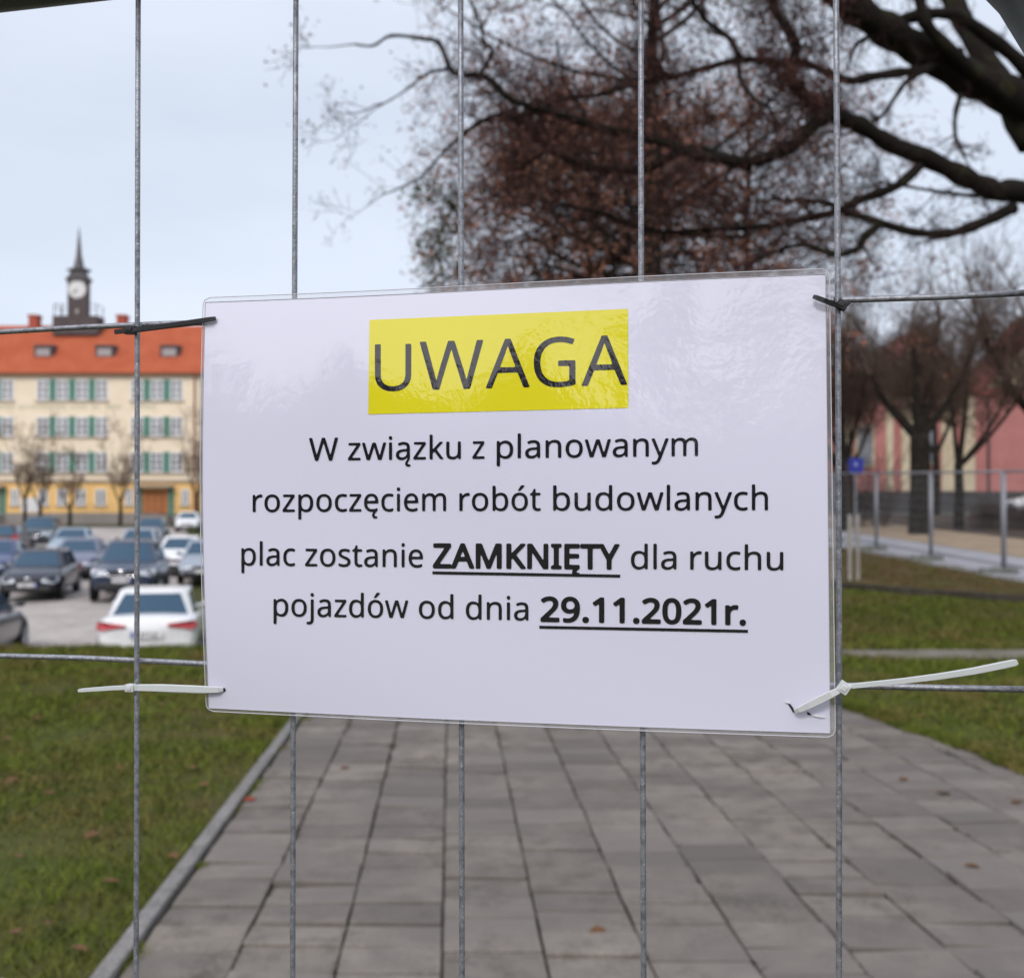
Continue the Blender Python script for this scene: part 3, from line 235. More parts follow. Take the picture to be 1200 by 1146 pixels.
# ------------------------------------------------------------------ paved path
def pathx(y): return -1.346-.055*(y-3.85)
M_slab = mat('old concrete slabs', (.202,.178,.156), .82, noise=[(7,(.110,.097,.084),.42,.68),(45,(.24,.215,.19),.5,.72),(240,(.150,.130,.115),.52,.70),(1.1,(.155,.138,.126),.4,.6)], bump=(120,.5,.005), island=.17)
M_bed = mat('sand and moss in the joints', (.050,.044,.034), .95, noise=(5,(.035,.040,.016),.45,.6))
rnd = random.Random(5)
sheet('path_bed', [(-2,pathx(-2)-.02,pathx(-2)+4.7),(42,pathx(42)-.02,pathx(42)+4.7)], M_bed, .010, .25)
mb = MB(); CW, RL = .364, .226
for c in range(13):
    y = 1.6+rnd.random()*RL
    while y < 40:
        ln = RL*(1 if rnd.random() < .93 else 1.5)
        g = .0045+rnd.random()*.006; h = .028+rnd.gauss(0,.0035); tx, ty = rnd.gauss(0,.006), rnd.gauss(0,.006)
        v = []
        for top in (0, 1):
            for sx, sy in ((0,0),(1,0),(1,1),(0,1)):
                ins = g+(.004 if top else 0); inx = ins*.6
                py = y+(ins if sy == 0 else ln-ins); px = pathx(py)+.012+c*CW+(inx if sx == 0 else CW-inx)+rnd.gauss(0,.0012)
                pz = G(px,py)+(h+(sx-.5)*tx+(sy-.5)*ty if top else 0)
                v.append((px,py,pz))
        v2 = v+[(v[k][0]*.5+v[k+4][0]*.5+(v[k][0]-v[k+4][0])*.5, v[k][1], v[k+4][2]-.005) for k in range(4)]
        mb.add(v2, [(4,5,6,7)]+[(8+k,8+(k+1)%4,4+(k+1)%4,4+k) for k in range(4)]+[(k,(k+1)%4,8+(k+1)%4,8+k) for k in range(4)])
        y += ln
tag(mb.build('path', M_slab), kind='structure')
M_kerb = mat('grey concrete edging', (.20,.19,.185), .8, noise=[(9,(.14,.135,.125),.42,.64),(60,(.32,.31,.30),.5,.72)], island=.10, bump=(90,.3,.003))
mb = MB(); y = 1.2
while y < 30:
    y0, y1 = y+.006, y+.994
    q = [(pathx(yy)-.075-rnd.random()*.004, yy) for yy in (y0,y1)]
    v = []
    for zz in (-.05, .045):
        for (px,py), w in ((q[0],0),(q[0],.07),(q[1],.07),(q[1],0)): v.append((px+w,py,G(px,py)+zz))
    mb.add(v, [(0,3,2,1),(4,5,6,7),(0,1,5,4),(1,2,6,5),(2,3,7,6),(3,0,4,7)]); y += 1.0
tag(mb.build('kerb_edging', M_kerb, bevel=.008), kind='structure')
# lawn that has crept over the right edge of the path
def redge(y): return np.interp(y, [-2,6.2,7.0,7.7,8.4,9.2,10.2,11,13,42], [3.2,3.16,3.12,3.02,2.82,2.62,2.4,2.2,2.0,1.0])
yv = np.arange(-2, 30, .12); rg = np.random.default_rng(3); V = []
wob = np.convolve(rg.normal(0, .10, len(yv)+8), np.ones(5)/5, 'valid')[:len(yv)]
for y, w in zip(yv, wob):
    for k, dx in enumerate((0, .05, .5, 2.6)):
        x = float(redge(y))+w*(k < 2)+dx; V.append((x, y, G(x,y)+(.012,.042,.05,-.01)[k]))
I = np.arange(len(V)).reshape(-1,4)
F = np.stack([I[:-1,:-1], I[:-1,1:], I[1:,1:], I[1:,:-1]], -1).reshape(-1,4)
tag(fast_mesh('lawn_edge', V, F, M_soil, k=4, smooth=True), kind='structure')
# ------------------------------------------------------------------ grass blades
def grass(name, n, region, seed, m, lift=None, hs=1.0):
    r = np.random.default_rng(seed); P = []
    while sum(map(len, P)) < n:
        a = r.random((n*2, 2)); x = region[0]+a[:,0]*(region[1]-region[0]); y = region[2]+a[:,1]*(region[3]-region[2])
        keep = region[4](x, y)*(r.random(n*2) < np.clip(5.0/np.maximum(y,3.2), .3, 1))
        P.append(np.stack([x[keep.astype(bool)], y[keep.astype(bool)]], 1))
    P = np.vstack(P)[:n]; x, y = P.T
    cl = .5+.5*np.sin(x*3.1+np.sin(y*2.3)*2)*np.sin(y*2.7+np.cos(x*1.9)*2)
    h = (.016+.03*r.random(n))*(.55+.75*cl)*np.clip(y/6, 1, 1.6)*hs
    w = (.0028+.0028*r.random(n))*np.clip(y/5, 1, 2.2); an = r.random(n)*6.283; ln = r.normal(0, .75, (n,2))
    z = zg(x, y)+(lift(x, y) if lift else 0); dx, dy = np.cos(an)*w, np.sin(an)*w
    A = np.stack([x-dx, y-dy, z-.004], 1); B = np.stack([x+dx, y+dy, z-.004], 1)
    C_ = np.stack([x+ln[:,0]*h, y+ln[:,1]*h, z+h], 1)
    V = np.stack([A,B,C_], 1).reshape(-1,3)
    return tag(fast_mesh(name, V, np.arange(3*n).reshape(-1,3), m), kind='stuff')
M_grass = mat('short winter grass', (.114,.138,.020), .85, noise=[(1.1,(.152,.120,.040),.44,.62),(5,(.064,.092,.011),.48,.66)], island=.4)
grass('grass', 190000, (-11,-1.0,3.4,15.2, lambda x,y: x < pathx(y)-.07-.02*np.sin(y*9)-.015*np.sin(y*23)), 1, M_grass)
o = grass('grass', 130000, (2.0,12.5,5.6,18.5, lambda x,y: (x > redge(y)+.02)*(np.abs(y-11.55) > .24)*(x+y < 24.3)), 2, M_grass, lambda x,y: np.interp(x-redge(y), [0,.05,.5,2.6,2.7], [.01,.04,.05,0,0]))
M_gbrown = mat('thin worn winter grass', (.120,.095,.030), .85, noise=[(1.6,(.13,.075,.045),.42,.6),(4,(.075,.090,.018),.48,.66)], island=.4)
grass('grass', 60000, (4.5,10.5,14,29, lambda x,y: (x+y > 24.2)*(x < 9.2-.02*(y-19))), 3, M_gbrown)
grass('grass', 5000, (-2.4,-.9,3.0,13, lambda x,y: (np.abs(x-pathx(y)-.004) < .016)*(np.sin(y*5.3)+np.sin(y*2.1+1)+np.sin(y*13) > .9)), 5, M_grass)
grass('grass', 9000, (2.0,3.6,5.6,11, lambda x,y: np.abs(x-redge(y)+.02) < .09), 6, M_grass, lambda x,y: .03)
M_moss = mat('moss and soil in the joints', (.050,.048,.022), .95, noise=(3,(.045,.034,.024),.4,.6), island=.4)
def joints(x, y):
    q = (x-pathx(y)-.012)/CW; f = np.abs(q-np.round(q))*CW
    return (f < .010)*(q > .5)*(np.sin(y*7.3+np.round(q)*5)+np.sin(y*17+np.round(q)*3)+.7*np.sin(y*41) > .1)
grass('joint_moss', 16000, (-1.4,3.1,3.3,9.5, joints), 9, M_moss, lambda x,y: .012, .42)
# fallen leaves
M_leaf = mat('dry brown leaf', (.17,.085,.042), .8, noise=(40,(.10,.055,.03),.4,.6))
M_leafr = mat('red brown leaf', (.26,.05,.035), .7)
def leaf_mesh(m):
    b = MB(); pr = [(-.5,0),(-.3,.2),(-.1,.26),(.08,.34),(.2,.22),(.5,0)]
    v = [(x,0,.02*math.cos(x*3)) for x,_ in pr]+[(x,w,.09*w*3+.03) for x,w in pr[1:-1]]+[(x,-w,.06*w*3) for x,w in pr[1:-1]]
    f = [(0,1,6)]+[(i,i+1,6+i,5+i) for i in range(1,4)]+[(4,5,9)]+[(1,0,10)]+[(i+1,i,9+i,10+i) for i in range(1,4)]+[(5,4,13)]
    return b.add(v, f).build('fallen_leaf', m, normals=False)
proto = leaf_mesh(M_leaf); rr = random.Random(8)
def at(px, py, Y):
    """world point of a spot at distance Y straight ahead"""
    return (px-600)*Y/1300, Y, EYE+(600-py)*Y/1300
spots = []
for px, py in [(187,960),(62,1090),(130,1040),(45,845),(24,1010),(90,905),(165,880),(250,800+50),(15,920),(225,905),(35,800),(70,860),(205,1010),(110,985),(20,1100),(190,830),(140,905),(60,935),(95,1120),(240,925),(8,870)]:
    Y = EYE*1300/(py-600); spots.append(((px-600)*Y/1300, Y, 'L'))
for px, py in [(1195,868),(1080,850),(1170,840),(1120,835),(1050,815)]:
    Y = EYE*1300/(py-600); spots.append(((px-600)*Y/1300, Y, 'R'))
for px, py in [(1140,1022),(1105,935),(1190,945),(700,1098),(1058,918),(405,905)]:
    Y = EYE*1300/(py-600); spots.append(((px-600)*Y/1300, Y, 'P'))
for i, (x, y, k) in enumerate(spots):
    o = proto if i == 0 else proto.copy()
    if i: S.collection.objects.link(o)
    s = rr.uniform(.07,.10); o.scale = (s, s*.9, s*.9); o.rotation_euler = (rr.uniform(-.3,.3), rr.uniform(-.2,.2), rr.random()*6)
    o.location = (x, y, G(x,y)+(.032 if k == 'P' else (.035 if k == 'L' else .07)))
    if k == 'L': tag(o, 'small dry brown leaf lying in the left lawn', 'leaf', 'fallen leaves on the left lawn')
    elif k == 'R': tag(o, 'small dry brown leaf lying in the right lawn by the path', 'leaf', 'fallen leaves on the right lawn')
    else: tag(o, 'small dry brown leaf lying on the grey path slabs', 'leaf', 'fallen leaves on the path')
o = leaf_mesh(M_leafr); o.scale = (.085,.075,.08); Y = EYE*1300/(943-600); o.location = ((294-600)*Y/1300, Y, G(-1.4,Y)+.033); o.rotation_euler = (.1,.1,.6)
tag(o, 'small red leaf on the path slabs beside the left kerb', 'leaf')
# ------------------------------------------------------------------ near fence and notice: local frame u (right), y (away), z (up)
FU = np.array([.97516669,-.22147217]); FM = np.array([-.00725,.54965]); FN = np.array([-.22147217,-.97516669])
FRZ = math.atan2(FU[1], FU[0])
def uv(px, py, off=0.0):
    """photo spot -> (u, v) on the fence plane moved 'off' metres towards the photographer"""
    a = R(.6); d0 = Vector(((px-600)/1300, 1, -(py-586.386)/1300))
    d = np.array([d0.x, math.cos(a)*d0.y-math.sin(a)*d0.z, math.sin(a)*d0.y+math.cos(a)*d0.z])
    O = FM+FN*off; t = (O@FN)/(d[:2]@FN); p = d*t
    return float((p[:2]-O)@FU), float(p[2])
def bulge(u, v):
    q = np.clip(v/.11, -1.2, 1.2); k = np.clip((.16-u)/.32, 0, 1)
    d = (.0045*k+.0012)*(1-q*q)+.0006*np.sin(u*70+1)*smooth(.03,.10,v)+.0005*np.sin(u*31+2)+.0007*np.sin(v*38+u*14)
    return d
def onsheet(px, py, lift=0.0):
    d = .003
    for _ in range(3):
        u, v = uv(px, py, d+lift); d = float(bulge(u, v))
    return u, -(d+lift), v
M_wire = mat('galvanised wire', (.30,.31,.345), .48, .55, noise=[(900,(.62,.63,.66),.56,.70),(260,(.17,.175,.20),.45,.65)], bump=(700,.5,.0006))
M_tube = mat('galvanised tube', (.10,.11,.12), .5, .5, noise=(30,(.15,.16,.17),.4,.65))
fence = thing('wire_fence_panel', 'close galvanised wire mesh fence panel with tube frame that carries the notice', 'fence', (FM[0],FM[1],0), FRZ)
ur, vt, ri, rt = .2544, EYE+.282, .119, .02
ul = ur-3.40
loop = [(ur+rt,.006,0)]; rc = ri+rt
for k in range(9):
    a = math.pi/2*k/8; loop.append((ur-ri+rc*math.cos(a), .006, vt-ri+rc*math.sin(a)))
for k in range(9):
    a = math.pi/2+math.pi/2*k/8; loop.append((ul+ri+rc*math.cos(a), .006, vt-ri+rc*math.sin(a)))
loop.append((ul-rt,.006,0))
mb = MB(); mb.tube(loop, rt, 20); mb.tube([(ul-rt,.006,.14),(ur+rt,.006,.14)], .019, 16)
mb.build('frame', M_tube, fence, smooth=True)
rw = random.Random(4)
for k in range(37):
    u = .162-.0911*k
    if k > 0 and u < ul+.02: break
    b = (rw.random()-.5)*.0022; c = (rw.random()-.5)*.0012
    zs = np.linspace(.13, vt+.004, 22)
    lim = vt
    pts = [(u+b*math.sin(z*2.6+k)+c*math.sin(z*7+2*k), .006, z) for z in zs]
    wb = MB().tube(pts, .00142, 10)
    for kk in range(9):
        zw = EYE+.1007-.1817*kk
        if zw > .16: wb.lathe([(.0002,-.0022),(.0016,-.0013),(.0021,0),(.0016,.0013),(.0002,.0022)], 8, 'z', (u+b*math.sin(zw*2.6+k)+c*math.sin(zw*7+2*k), .0074, zw))
    wb.build('vertical_wire', M_wire, fence, smooth=True)
for k in range(9):
    z = EYE+.1007-.1817*k
    if z < .16: break
    s = (rw.random()-.5)*.002
    pts = [(u, .0088, z+s*math.sin(u*3+k)+.0008*math.sin(u*23+k)) for u in np.linspace(ul-.004, ur+.004, 70)]
    MB().tube(pts, .0015, 10).build('horizontal_wire', M_wire, fence, smooth=True)
# ---------------- the notice
def lam(name, col, weight=1.0, ior=1.66, rough=.02):
    m = bpy.data.materials.new(name); m.use_nodes = True; t = m.node_tree; b = t.nodes['Principled BSDF']
    b.inputs['Base Color'].default_value = (*col,1); b.inputs['Roughness'].default_value = .5; b.inputs['Specular IOR Level'].default_value = .1
    b.inputs['Coat Weight'].default_value = weight; b.inputs['Coat IOR'].default_value = ior; b.inputs['Coat Roughness'].default_value = rough
    tc = t.nodes.new('ShaderNodeTexCoord'); h = None
    for sc, dist, det in ((55,.00024,3),(170,.00007,2),(480,.00004,2),(14,.0009,1)):
        n = t.nodes.new('ShaderNodeTexNoise'); n.inputs['Scale'].default_value = sc; n.inputs['Detail'].default_value = det
        t.links.new(tc.outputs['Object'], n.inputs['Vector'])
        u = t.nodes.new('ShaderNodeBump'); u.inputs['Strength'].default_value = 1; u.inputs['Distance'].default_value = dist
        t.links.new(n.outputs['Fac'], u.inputs['Height'])
        if h: t.links.new(h, u.inputs['Normal'])
        h = u.outputs[0]
    t.links.new(h, b.inputs['Coat Normal'])
    return m
M_paper = lam('laminated white paper', (.71,.71,.855))
M_yellow = lam('laminated yellow print', (.74,.67,.013))
M_ink = lam('laminated black print', (.010,.009,.014))
M_film = bpy.data.materials.new('clear laminate film'); M_film.use_nodes = True
t = M_film.node_tree; b = t.nodes['Principled BSDF']; o_ = t.nodes['Material Output']
b.inputs['Base Color'].default_value = (.72,.72,.76,1); b.inputs['Roughness'].default_value = .12; b.inputs['Coat Weight'].default_value = .6
tr = t.nodes.new('ShaderNodeBsdfTransparent'); tr.inputs[0].default_value = (.93,.93,.95,1); ms = t.nodes.new('ShaderNodeMixShader'); ms.inputs[0].default_value = .22
t.links.new(tr.outputs[0], ms.inputs[1]); t.links.new(b.outputs[0], ms.inputs[2]); t.links.new(ms.outputs[0], o_.inputs['Surface'])
M_rim = mat('cut edge of the laminate', (.62,.62,.68), .3)
notice = thing('laminated_notice', 'white laminated paper notice with yellow UWAGA heading tied to the wire fence', 'notice', (FM[0],FM[1],EYE), FRZ)
OUT = [(238,349),(972,315),(979,864),(241.5,833)]; PAP = [(240.5,354.5),(967.5,321.5),(973,859),(244.5,829.5)]
def quad(C4, s, t):
    """s right, t down; the left edge bows outwards a little"""
    a = [Vector(c) for c in C4]
    p = (a[0]*(1-s)+a[1]*s)*(1-t)+(a[3]*(1-s)+a[2]*s)*t
    p.x -= 5.0*(1-s)**2*math.sin(math.pi*min(1, t*1.02))**1.0
    p.y += 2.0*math.sin(math.pi*s)*t+1.0*math.sin(2*math.pi*s)*(1-t)
    return p
def patch(C4, n, m, lift, q=quad):
    V = []; 
    for j in range(m+1):
        for i in range(n+1):
            p = q(C4, i/n, j/m); V.append(onsheet(p.x, p.y, lift))
    I = np.arange((n+1)*(m+1)).reshape(m+1, n+1)
    return V, np.stack([I[1:,:-1], I[1:,1:], I[:-1,1:], I[:-1,:-1]], -1).reshape(-1,4)
V, F = patch(PAP, 70, 50, 0)
fast_mesh('paper', V, F, M_paper, notice, k=4, smooth=True)
# film border: ring between a rounded outer outline and the paper edge, tucked behind the paper
def ringpts(C4, n, inset=0, rad=0.0):
    pts = []
    wpx, hpx = 737.0, 515.0
    if rad == 0:
        for k in range(n): pts.append((k/n, 0))
        for k in range(n): pts.append((1, k/n))
        for k in range(n): pts.append((1-k/n, 1))
        for k in range(n): pts.append((0, 1-k/n))
    else:
        base = ringpts(C4, n)
        for s, t_ in base:
            x, y = s*wpx, t_*hpx; cx = min(max(x, rad), wpx-rad); cy = min(max(y, rad), hpx-rad)
            if (x < rad or x > wpx-rad) and (y < rad or y > hpx-rad):
                d = Vector((x-cx, y-cy)); d.normalize(); x, y = cx+d.x*rad, cy+d.y*rad
            pts.append((x/wpx, y/hpx))
    return pts
n = 90
ro = [quad(OUT, s, t_) for s, t_ in ringpts(OUT, n, rad=9)]; ri_ = [quad(PAP, .012+.976*s, .012+.976*t_) for s, t_ in ringpts(PAP, n)]
V = [onsheet(p.x, p.y, -.0004) for p in ro]+[onsheet(p.x, p.y, -.0004) for p in ri_]; m_ = len(ro)
F = [(k, (k+1)%m_, m_+(k+1)%m_, m_+k) for k in range(m_)]
film = fast_mesh('film_border', V, F, M_film, notice, k=4, smooth=True)
mb = MB(); loop = [onsheet(p.x, p.y, -.0003) for p in ro]; mb.tube(loop+loop[:1], .00022, 5, cap=False)
mb.build('cut_edge', M_rim, film, smooth=True)
mb = MB(); loop = [onsheet(p.x, p.y, .0001) for p in [quad(PAP, s, t_) for s, t_ in ringpts(PAP, n)]]; mb.tube(loop+loop[:1], .00016, 5, cap=False)
mb.build('paper_edge', mat('dull paper edge', (.42,.42,.46), .5), film, smooth=True)
def quad2(C4, s, t):
    a = [Vector(c) for c in C4]; return (a[0]*(1-s)+a[1]*s)*(1-t)+(a[3]*(1-s)+a[2]*s)*t
V, F = patch([(433,375),(736,362),(736.5,478),(431.5,485.5)], 40, 16, .00018, quad2)
fast_mesh('highlight_block', V, F, M_yellow, notice, k=4, smooth=True)
def word_tris(text, style):
    """triangles of a word in glyph units, x from 0"""
    V, T = [], []; x = 0
    for ch in text:
        if ch == ' ': x += .2; continue
        adv, loops = GLYPHS[style+ch]
        L_ = [np.array(l, float).reshape(-1,2)/1000 for l in loops]
        vs, ed = [], []
        for l in L_:
            b0 = len(vs); vs += [Vector(p) for p in l]; ed += [(b0+i, b0+(i+1)%len(l)) for i in range(len(l))]
        ov, _, of, *_ = delaunay_2d_cdt(vs, ed, [], 0, 1e-6)
        b0 = len(V); V += [(p.x+x, p.y) for p in ov]
        for f in of:
            c = sum((Vector(ov[i]) for i in f), Vector((0,0)))/len(f); ins = False
            for l in L_:
                q = np.roll(l, -1, 0); cond = (l[:,1] > c.y) != (q[:,1] > c.y)
                xx = l[:,0]+(c.y-l[:,1])/(q[:,1]-l[:,1]+1e-12)*(q[:,0]-l[:,0])
                if (np.sum(cond & (c.x < xx)) % 2) == 1: ins = not ins
            if ins: T.append(tuple(b0+i for i in f))
        x += adv
    V = np.array(V); x0 = V[:,0].min(); V[:,0] -= x0
    return V, T, V[:,0].max()
def lettering(words, label):
    """words = (text, style, x0, y0, x1, y1, size0, size1): ink from x0 to x1, base line y0 to y1; rules = ('_', x0,y0,x1,y1,thick)"""
    VV, TT = [], []
    for w in words:
        b0 = len(VV)
        if w[0] == '_':
            _, x0, y0, x1, y1, th = w; k = 24
            for i in range(k+1):
                for dy in (0, th): VV.append(onsheet(x0+(x1-x0)*i/k, y0+(y1-y0)*i/k+dy, .00034))
            TT += [(b0+2*i+1, b0+2*i+3, b0+2*i+2) for i in range(k)]+[(b0+2*i+1, b0+2*i+2, b0+2*i) for i in range(k)]
            continue
        text, st, x0, y0, x1, y1, s0, s1 = w
        V, T, wd = word_tris(text, st)
        for x, y in V:
            q = x/wd; VV.append(onsheet(x0+(x1-x0)*q, y0+(y1-y0)*q-y*(s0+(s1-s0)*q), .00034))
        TT += [tuple(b0+i for i in t) for t in T]
    bm_ = MB(); bm_.v = VV; bm_.f = TT
    return tag(bm_.build('lettering', M_ink, notice), label)
lettering([('U','b',439.3,458.2,481.9,457.5,95.5,95.5),('W','b',492,457.2,566,455.2,99,99.5),('A','b',569.5,455.2,620.5,453.9,100,100.5),('G','b',625.5,453.6,674.4,452.6,100.5,101),('A','b',681.8,452.4,734.8,451.0,101.5,102)], 'large thin black heading UWAGA on yellow')
lettering([('W','r',362.2,539.9,396,539.4,46.3,46.5),('związku','r',407.7,539.2,540,537.6,46.5,47),('z','r',553.5,537.5,567.8,537.3,47,47),('planowanym','r',582,537.1,818,534,47,48.6)], 'first text line, W związku z planowanym')
lettering([('rozpoczęciem','r',296,599.8,522.7,598.6,46.3,47.6),('robót','r',538.3,598.5,633.6,598.1,47.6,48),('budowlanych','r',648.1,598,900,597.6,48,49.2)], 'second text line, rozpoczęciem robót budowlanych')
lettering([('plac','r',282.8,662.3,345.7,663,46.5,46.7),('zostanie','r',357.4,663.2,495.6,664.6,47,47.6),('ZAMKNIĘTY','k',507.2,664.8,726,666.3,47.6,48.6),('_',506.7,669.3,726.8,673.2,3.4),('dla','r',739.3,666.6,792.7,667,48.6,48.8),('ruchu','r',808.8,667.2,918,668,48.9,49.3)], 'third text line with bold underlined ZAMKNIĘTY')
lettering([('pojazdów','r',320.5,721.8,478.3,724,46.6,47.4),('od','r',490.8,724.4,531.3,725.1,47.4,47.6),('dnia','r',545.8,725.4,619.2,726.8,47.6,48),('29.11.2021r.','k',633.3,727.4,874.3,731.6,48,49.2),('_',632,733,876.5,737.8,3.4)], 'fourth text line with bold underlined date 29.11.2021r.')
# punched and torn spots
M_hole = mat('dark gap', (.02,.02,.024), .8); M_flap = mat('torn white film', (.80,.80,.86), .25)
def blob(name, px, m, lift, parent=notice):
    P = [onsheet(x, y, lift) for x, y in px]; bm_ = MB(); bm_.add(P, [tuple(range(len(P)))]); return bm_.build(name, m, parent, normals=False)
blob('punch_hole', [(260.6,806.5),(262.5,805.4),(264,806.8),(264.2,809),(262.8,810.6),(260.8,809.6)], M_hole, .0004)
blob('tear', [(921,822.5),(925.5,824),(929,828.5),(931.2,832.5),(932.6,834.2),(929.3,834.6),(927,830.5),(924.2,826)], M_hole, .0004)
blob('tear', [(945.6,833.6),(948.4,835),(950.4,836.4),(950,838),(946.2,837)], M_hole, .0004)
blob('torn_flap', [(919.5,822),(922,820.8),(926.5,822.6),(925,824.6)], M_flap, .0012)
blob('torn_flap', [(951,837.4),(956,836.6),(962,837.6),(968,840),(962,840.8),(955,839.4)], M_flap, .0010)
# ---------------- cable ties
M_bt = mat('black nylon', (.012,.012,.014), .42); M_wt = mat('milky white nylon', (.58,.61,.615), .42, sss=None)
M_bh = M_bt
def ribbon(P, m, name, parent):
    """P = (px, py, lift, half width px); strap with real thickness facing the photographer"""
    bm_ = MB(); vs = []
    pts = []
    for px, py, l, w in P:
        u, v = uv(px, py, l); s = 1300/np.hypot(*(FM+FU*u)); pts.append((Vector((u, -l, v)), w/s))
    k = len(pts); th = .0006
    for i, (p, w) in enumerate(pts):
        t = (pts[min(i+1,k-1)][0]-pts[max(i-1,0)][0]); n_ = Vector((-t.z, 0, t.x)).normalized()
        for a, b_ in ((-1,-.5),(-.8,.5),(.8,.5),(1,-.5)): vs.append(p+n_*w*a+Vector((0,-th*b_*2,0)))
    f = [(4*i+a, 4*i+(a+1)%4, 4*i+4+(a+1)%4, 4*i+4+a) for i in range(k-1) for a in range(4)]+[(3,2,1,0), tuple(range(4*k-4,4*k))]
    return bm_.add(vs, f).build(name, m, parent, smooth=False)
def head(px, py, l, hw, hh, m, parent, tilt=0, d=.0045):
    u, v = uv(px, py, l); s = 1300/np.hypot(*(FM+FU*u)); a, b_ = hw/s, hh/s
    bm_ = MB(); bm_.box(-a,a,-d/2,d/2,-b_,b_); bm_.box(-a*.55,a*.55,-d/2-.0005,-d/2+.0003,-b_*.55,b_*.55)
    o = bm_.build('head', m, parent, bevel=.0007 if m is M_bt else .0013); o.location = (u,-l,v); o.rotation_euler = (0,tilt,0); return o
def tie(label, m, hd, strap, tail, back, group):
    t = thing('cable_tie', label, 'cable tie', (FM[0],FM[1],EYE), FRZ, group)
    head(*hd[:5], m, t, hd[5] if len(hd) > 5 else 0)
    for s in strap: ribbon(s, m, 'strap', t)
    ribbon(tail, m, 'tail', t)
    ribbon(back, m, 'strap', t)
    return t
GT = 'cable ties holding the notice to the fence'
tie('black cable tie through the upper left corner of the notice', M_bt, (153,387,-.004,7.5,4.6,.04),
    [[(157,386.5,-.001,2.9),(164,385.6,.001,3.0),(200,381,.003,3.0),(235,375.8,.0045,2.9),(246,374,.0045,2.7),(252.5,373.2,.003,2.3)]],
    [(148,387.4,-.004,2.7),(141,388.2,-.004,2.7),(134.5,389,-.004,2.6)],
    [(150,387,-.0105,2.6),(165,386.3,-.011,2.6),(200,382,-.006,2.6),(236,378,-.003,2.6)], GT)
tie('black cable tie with a short stub through the upper right corner of the notice', M_bt, (986.5,357.5,-.004,6.2,5.2,.5),
    [[(953,347.3,.003,2.2),(957,348.6,.004,2.8),(966,352,.004,3.0),(976,356,.002,3.0),(982,358,-.001,3.0)]],
    [(987,357,-.0055,4.0),(992,355.5,-.006,3.6),(995.5,353.8,-.006,2.6)],
    [(966,351.5,-.0035,2.5),(978,357,-.011,2.5),(988,358,-.010,2.5)], GT)
tie('white cable tie with a short tail at the lower left corner of the notice', M_wt, (153.6,805.8,-.004,5.4,4.2,0),
    [[(158,806,-.001,3.4),(163,805.8,.001,3.9),(190,806.2,.003,4.3),(225,807.4,.0045,4.2),(246,808.2,.0042,4.0),(256,808.2,.0035,3.4),(262,808,.002,2.2)]],
    [(149,805.6,-.004,2.6),(130,806.4,-.003,2.5),(110,807.8,-.002,2.3),(96,808.8,-.001,2.1),(92,809.2,-.001,1.6)],
    [(150,806,-.0105,3.2),(166,806.6,-.011,3.2),(200,808,-.006,3.4),(240,809.4,-.003,3.4)], GT)
tie('white cable tie with long loose tail at the lower right corner of the notice', M_wt, (988.8,805.6,.003,6.2,6.0,.6),
    [[(931,833.5,.002,2.2),(936,832,.0035,3.4),(948,826.4,.0045,4.4),(962,819.6,.005,4.6),(974,813.6,.0055,4.2),(985,808,.004,3.4)]],
    [(994,804.4,.003,3.0),(1020,801.8,.005,3.0),(1060,797.8,.009,3.2),(1100,792.8,.013,3.5),(1140,786.6,.017,3.8),(1175,779.6,.020,3.9),(1189,776.6,.021,3.6),(1192.4,775.8,.0212,2.4)],
    [(969,804,-.0035,2.4),(978,802,-.011,2.4),(989,804.5,-.010,2.4),(991,805,-.002,2.4)], GT)
# ------------------------------------------------------------------ cars
M_glass = mat('car glass', (.022,.050,.085), .04, 0, spec=1.0)
M_glass.node_tree.nodes['Principled BSDF'].inputs['Specular Tint'].default_value = (.45,.75,1,1)  # blue of the reflected sky put into the glass tint and base colour
M_tyre = mat('tyre rubber', (.018,.018,.019), .85); M_rim2 = mat('alloy rim', (.42,.43,.45), .3, .8)
M_blackp = mat('black plastic', (.02,.02,.022), .5); M_lamp = mat('headlamp glass', (.62,.66,.70), .08, .25, coat=1)
M_red = mat('red tail lamp', (.42,.012,.02), .12, coat=1); M_plate = mat('white number plate', (.75,.75,.76), .5)
M_blue = mat('blue plate strip', (.03,.06,.35), .5); M_ink2 = mat('plate ink', (.015,.015,.02), .6); M_chrome = mat('chrome trim', (.65,.66,.68), .15, 1)
def paint(name, c, metal=.35): return mat(name, c, .32, metal, coat=.6, coat_rough=.05, noise=(14, tuple(x*.86 for x in c), .45, .7))
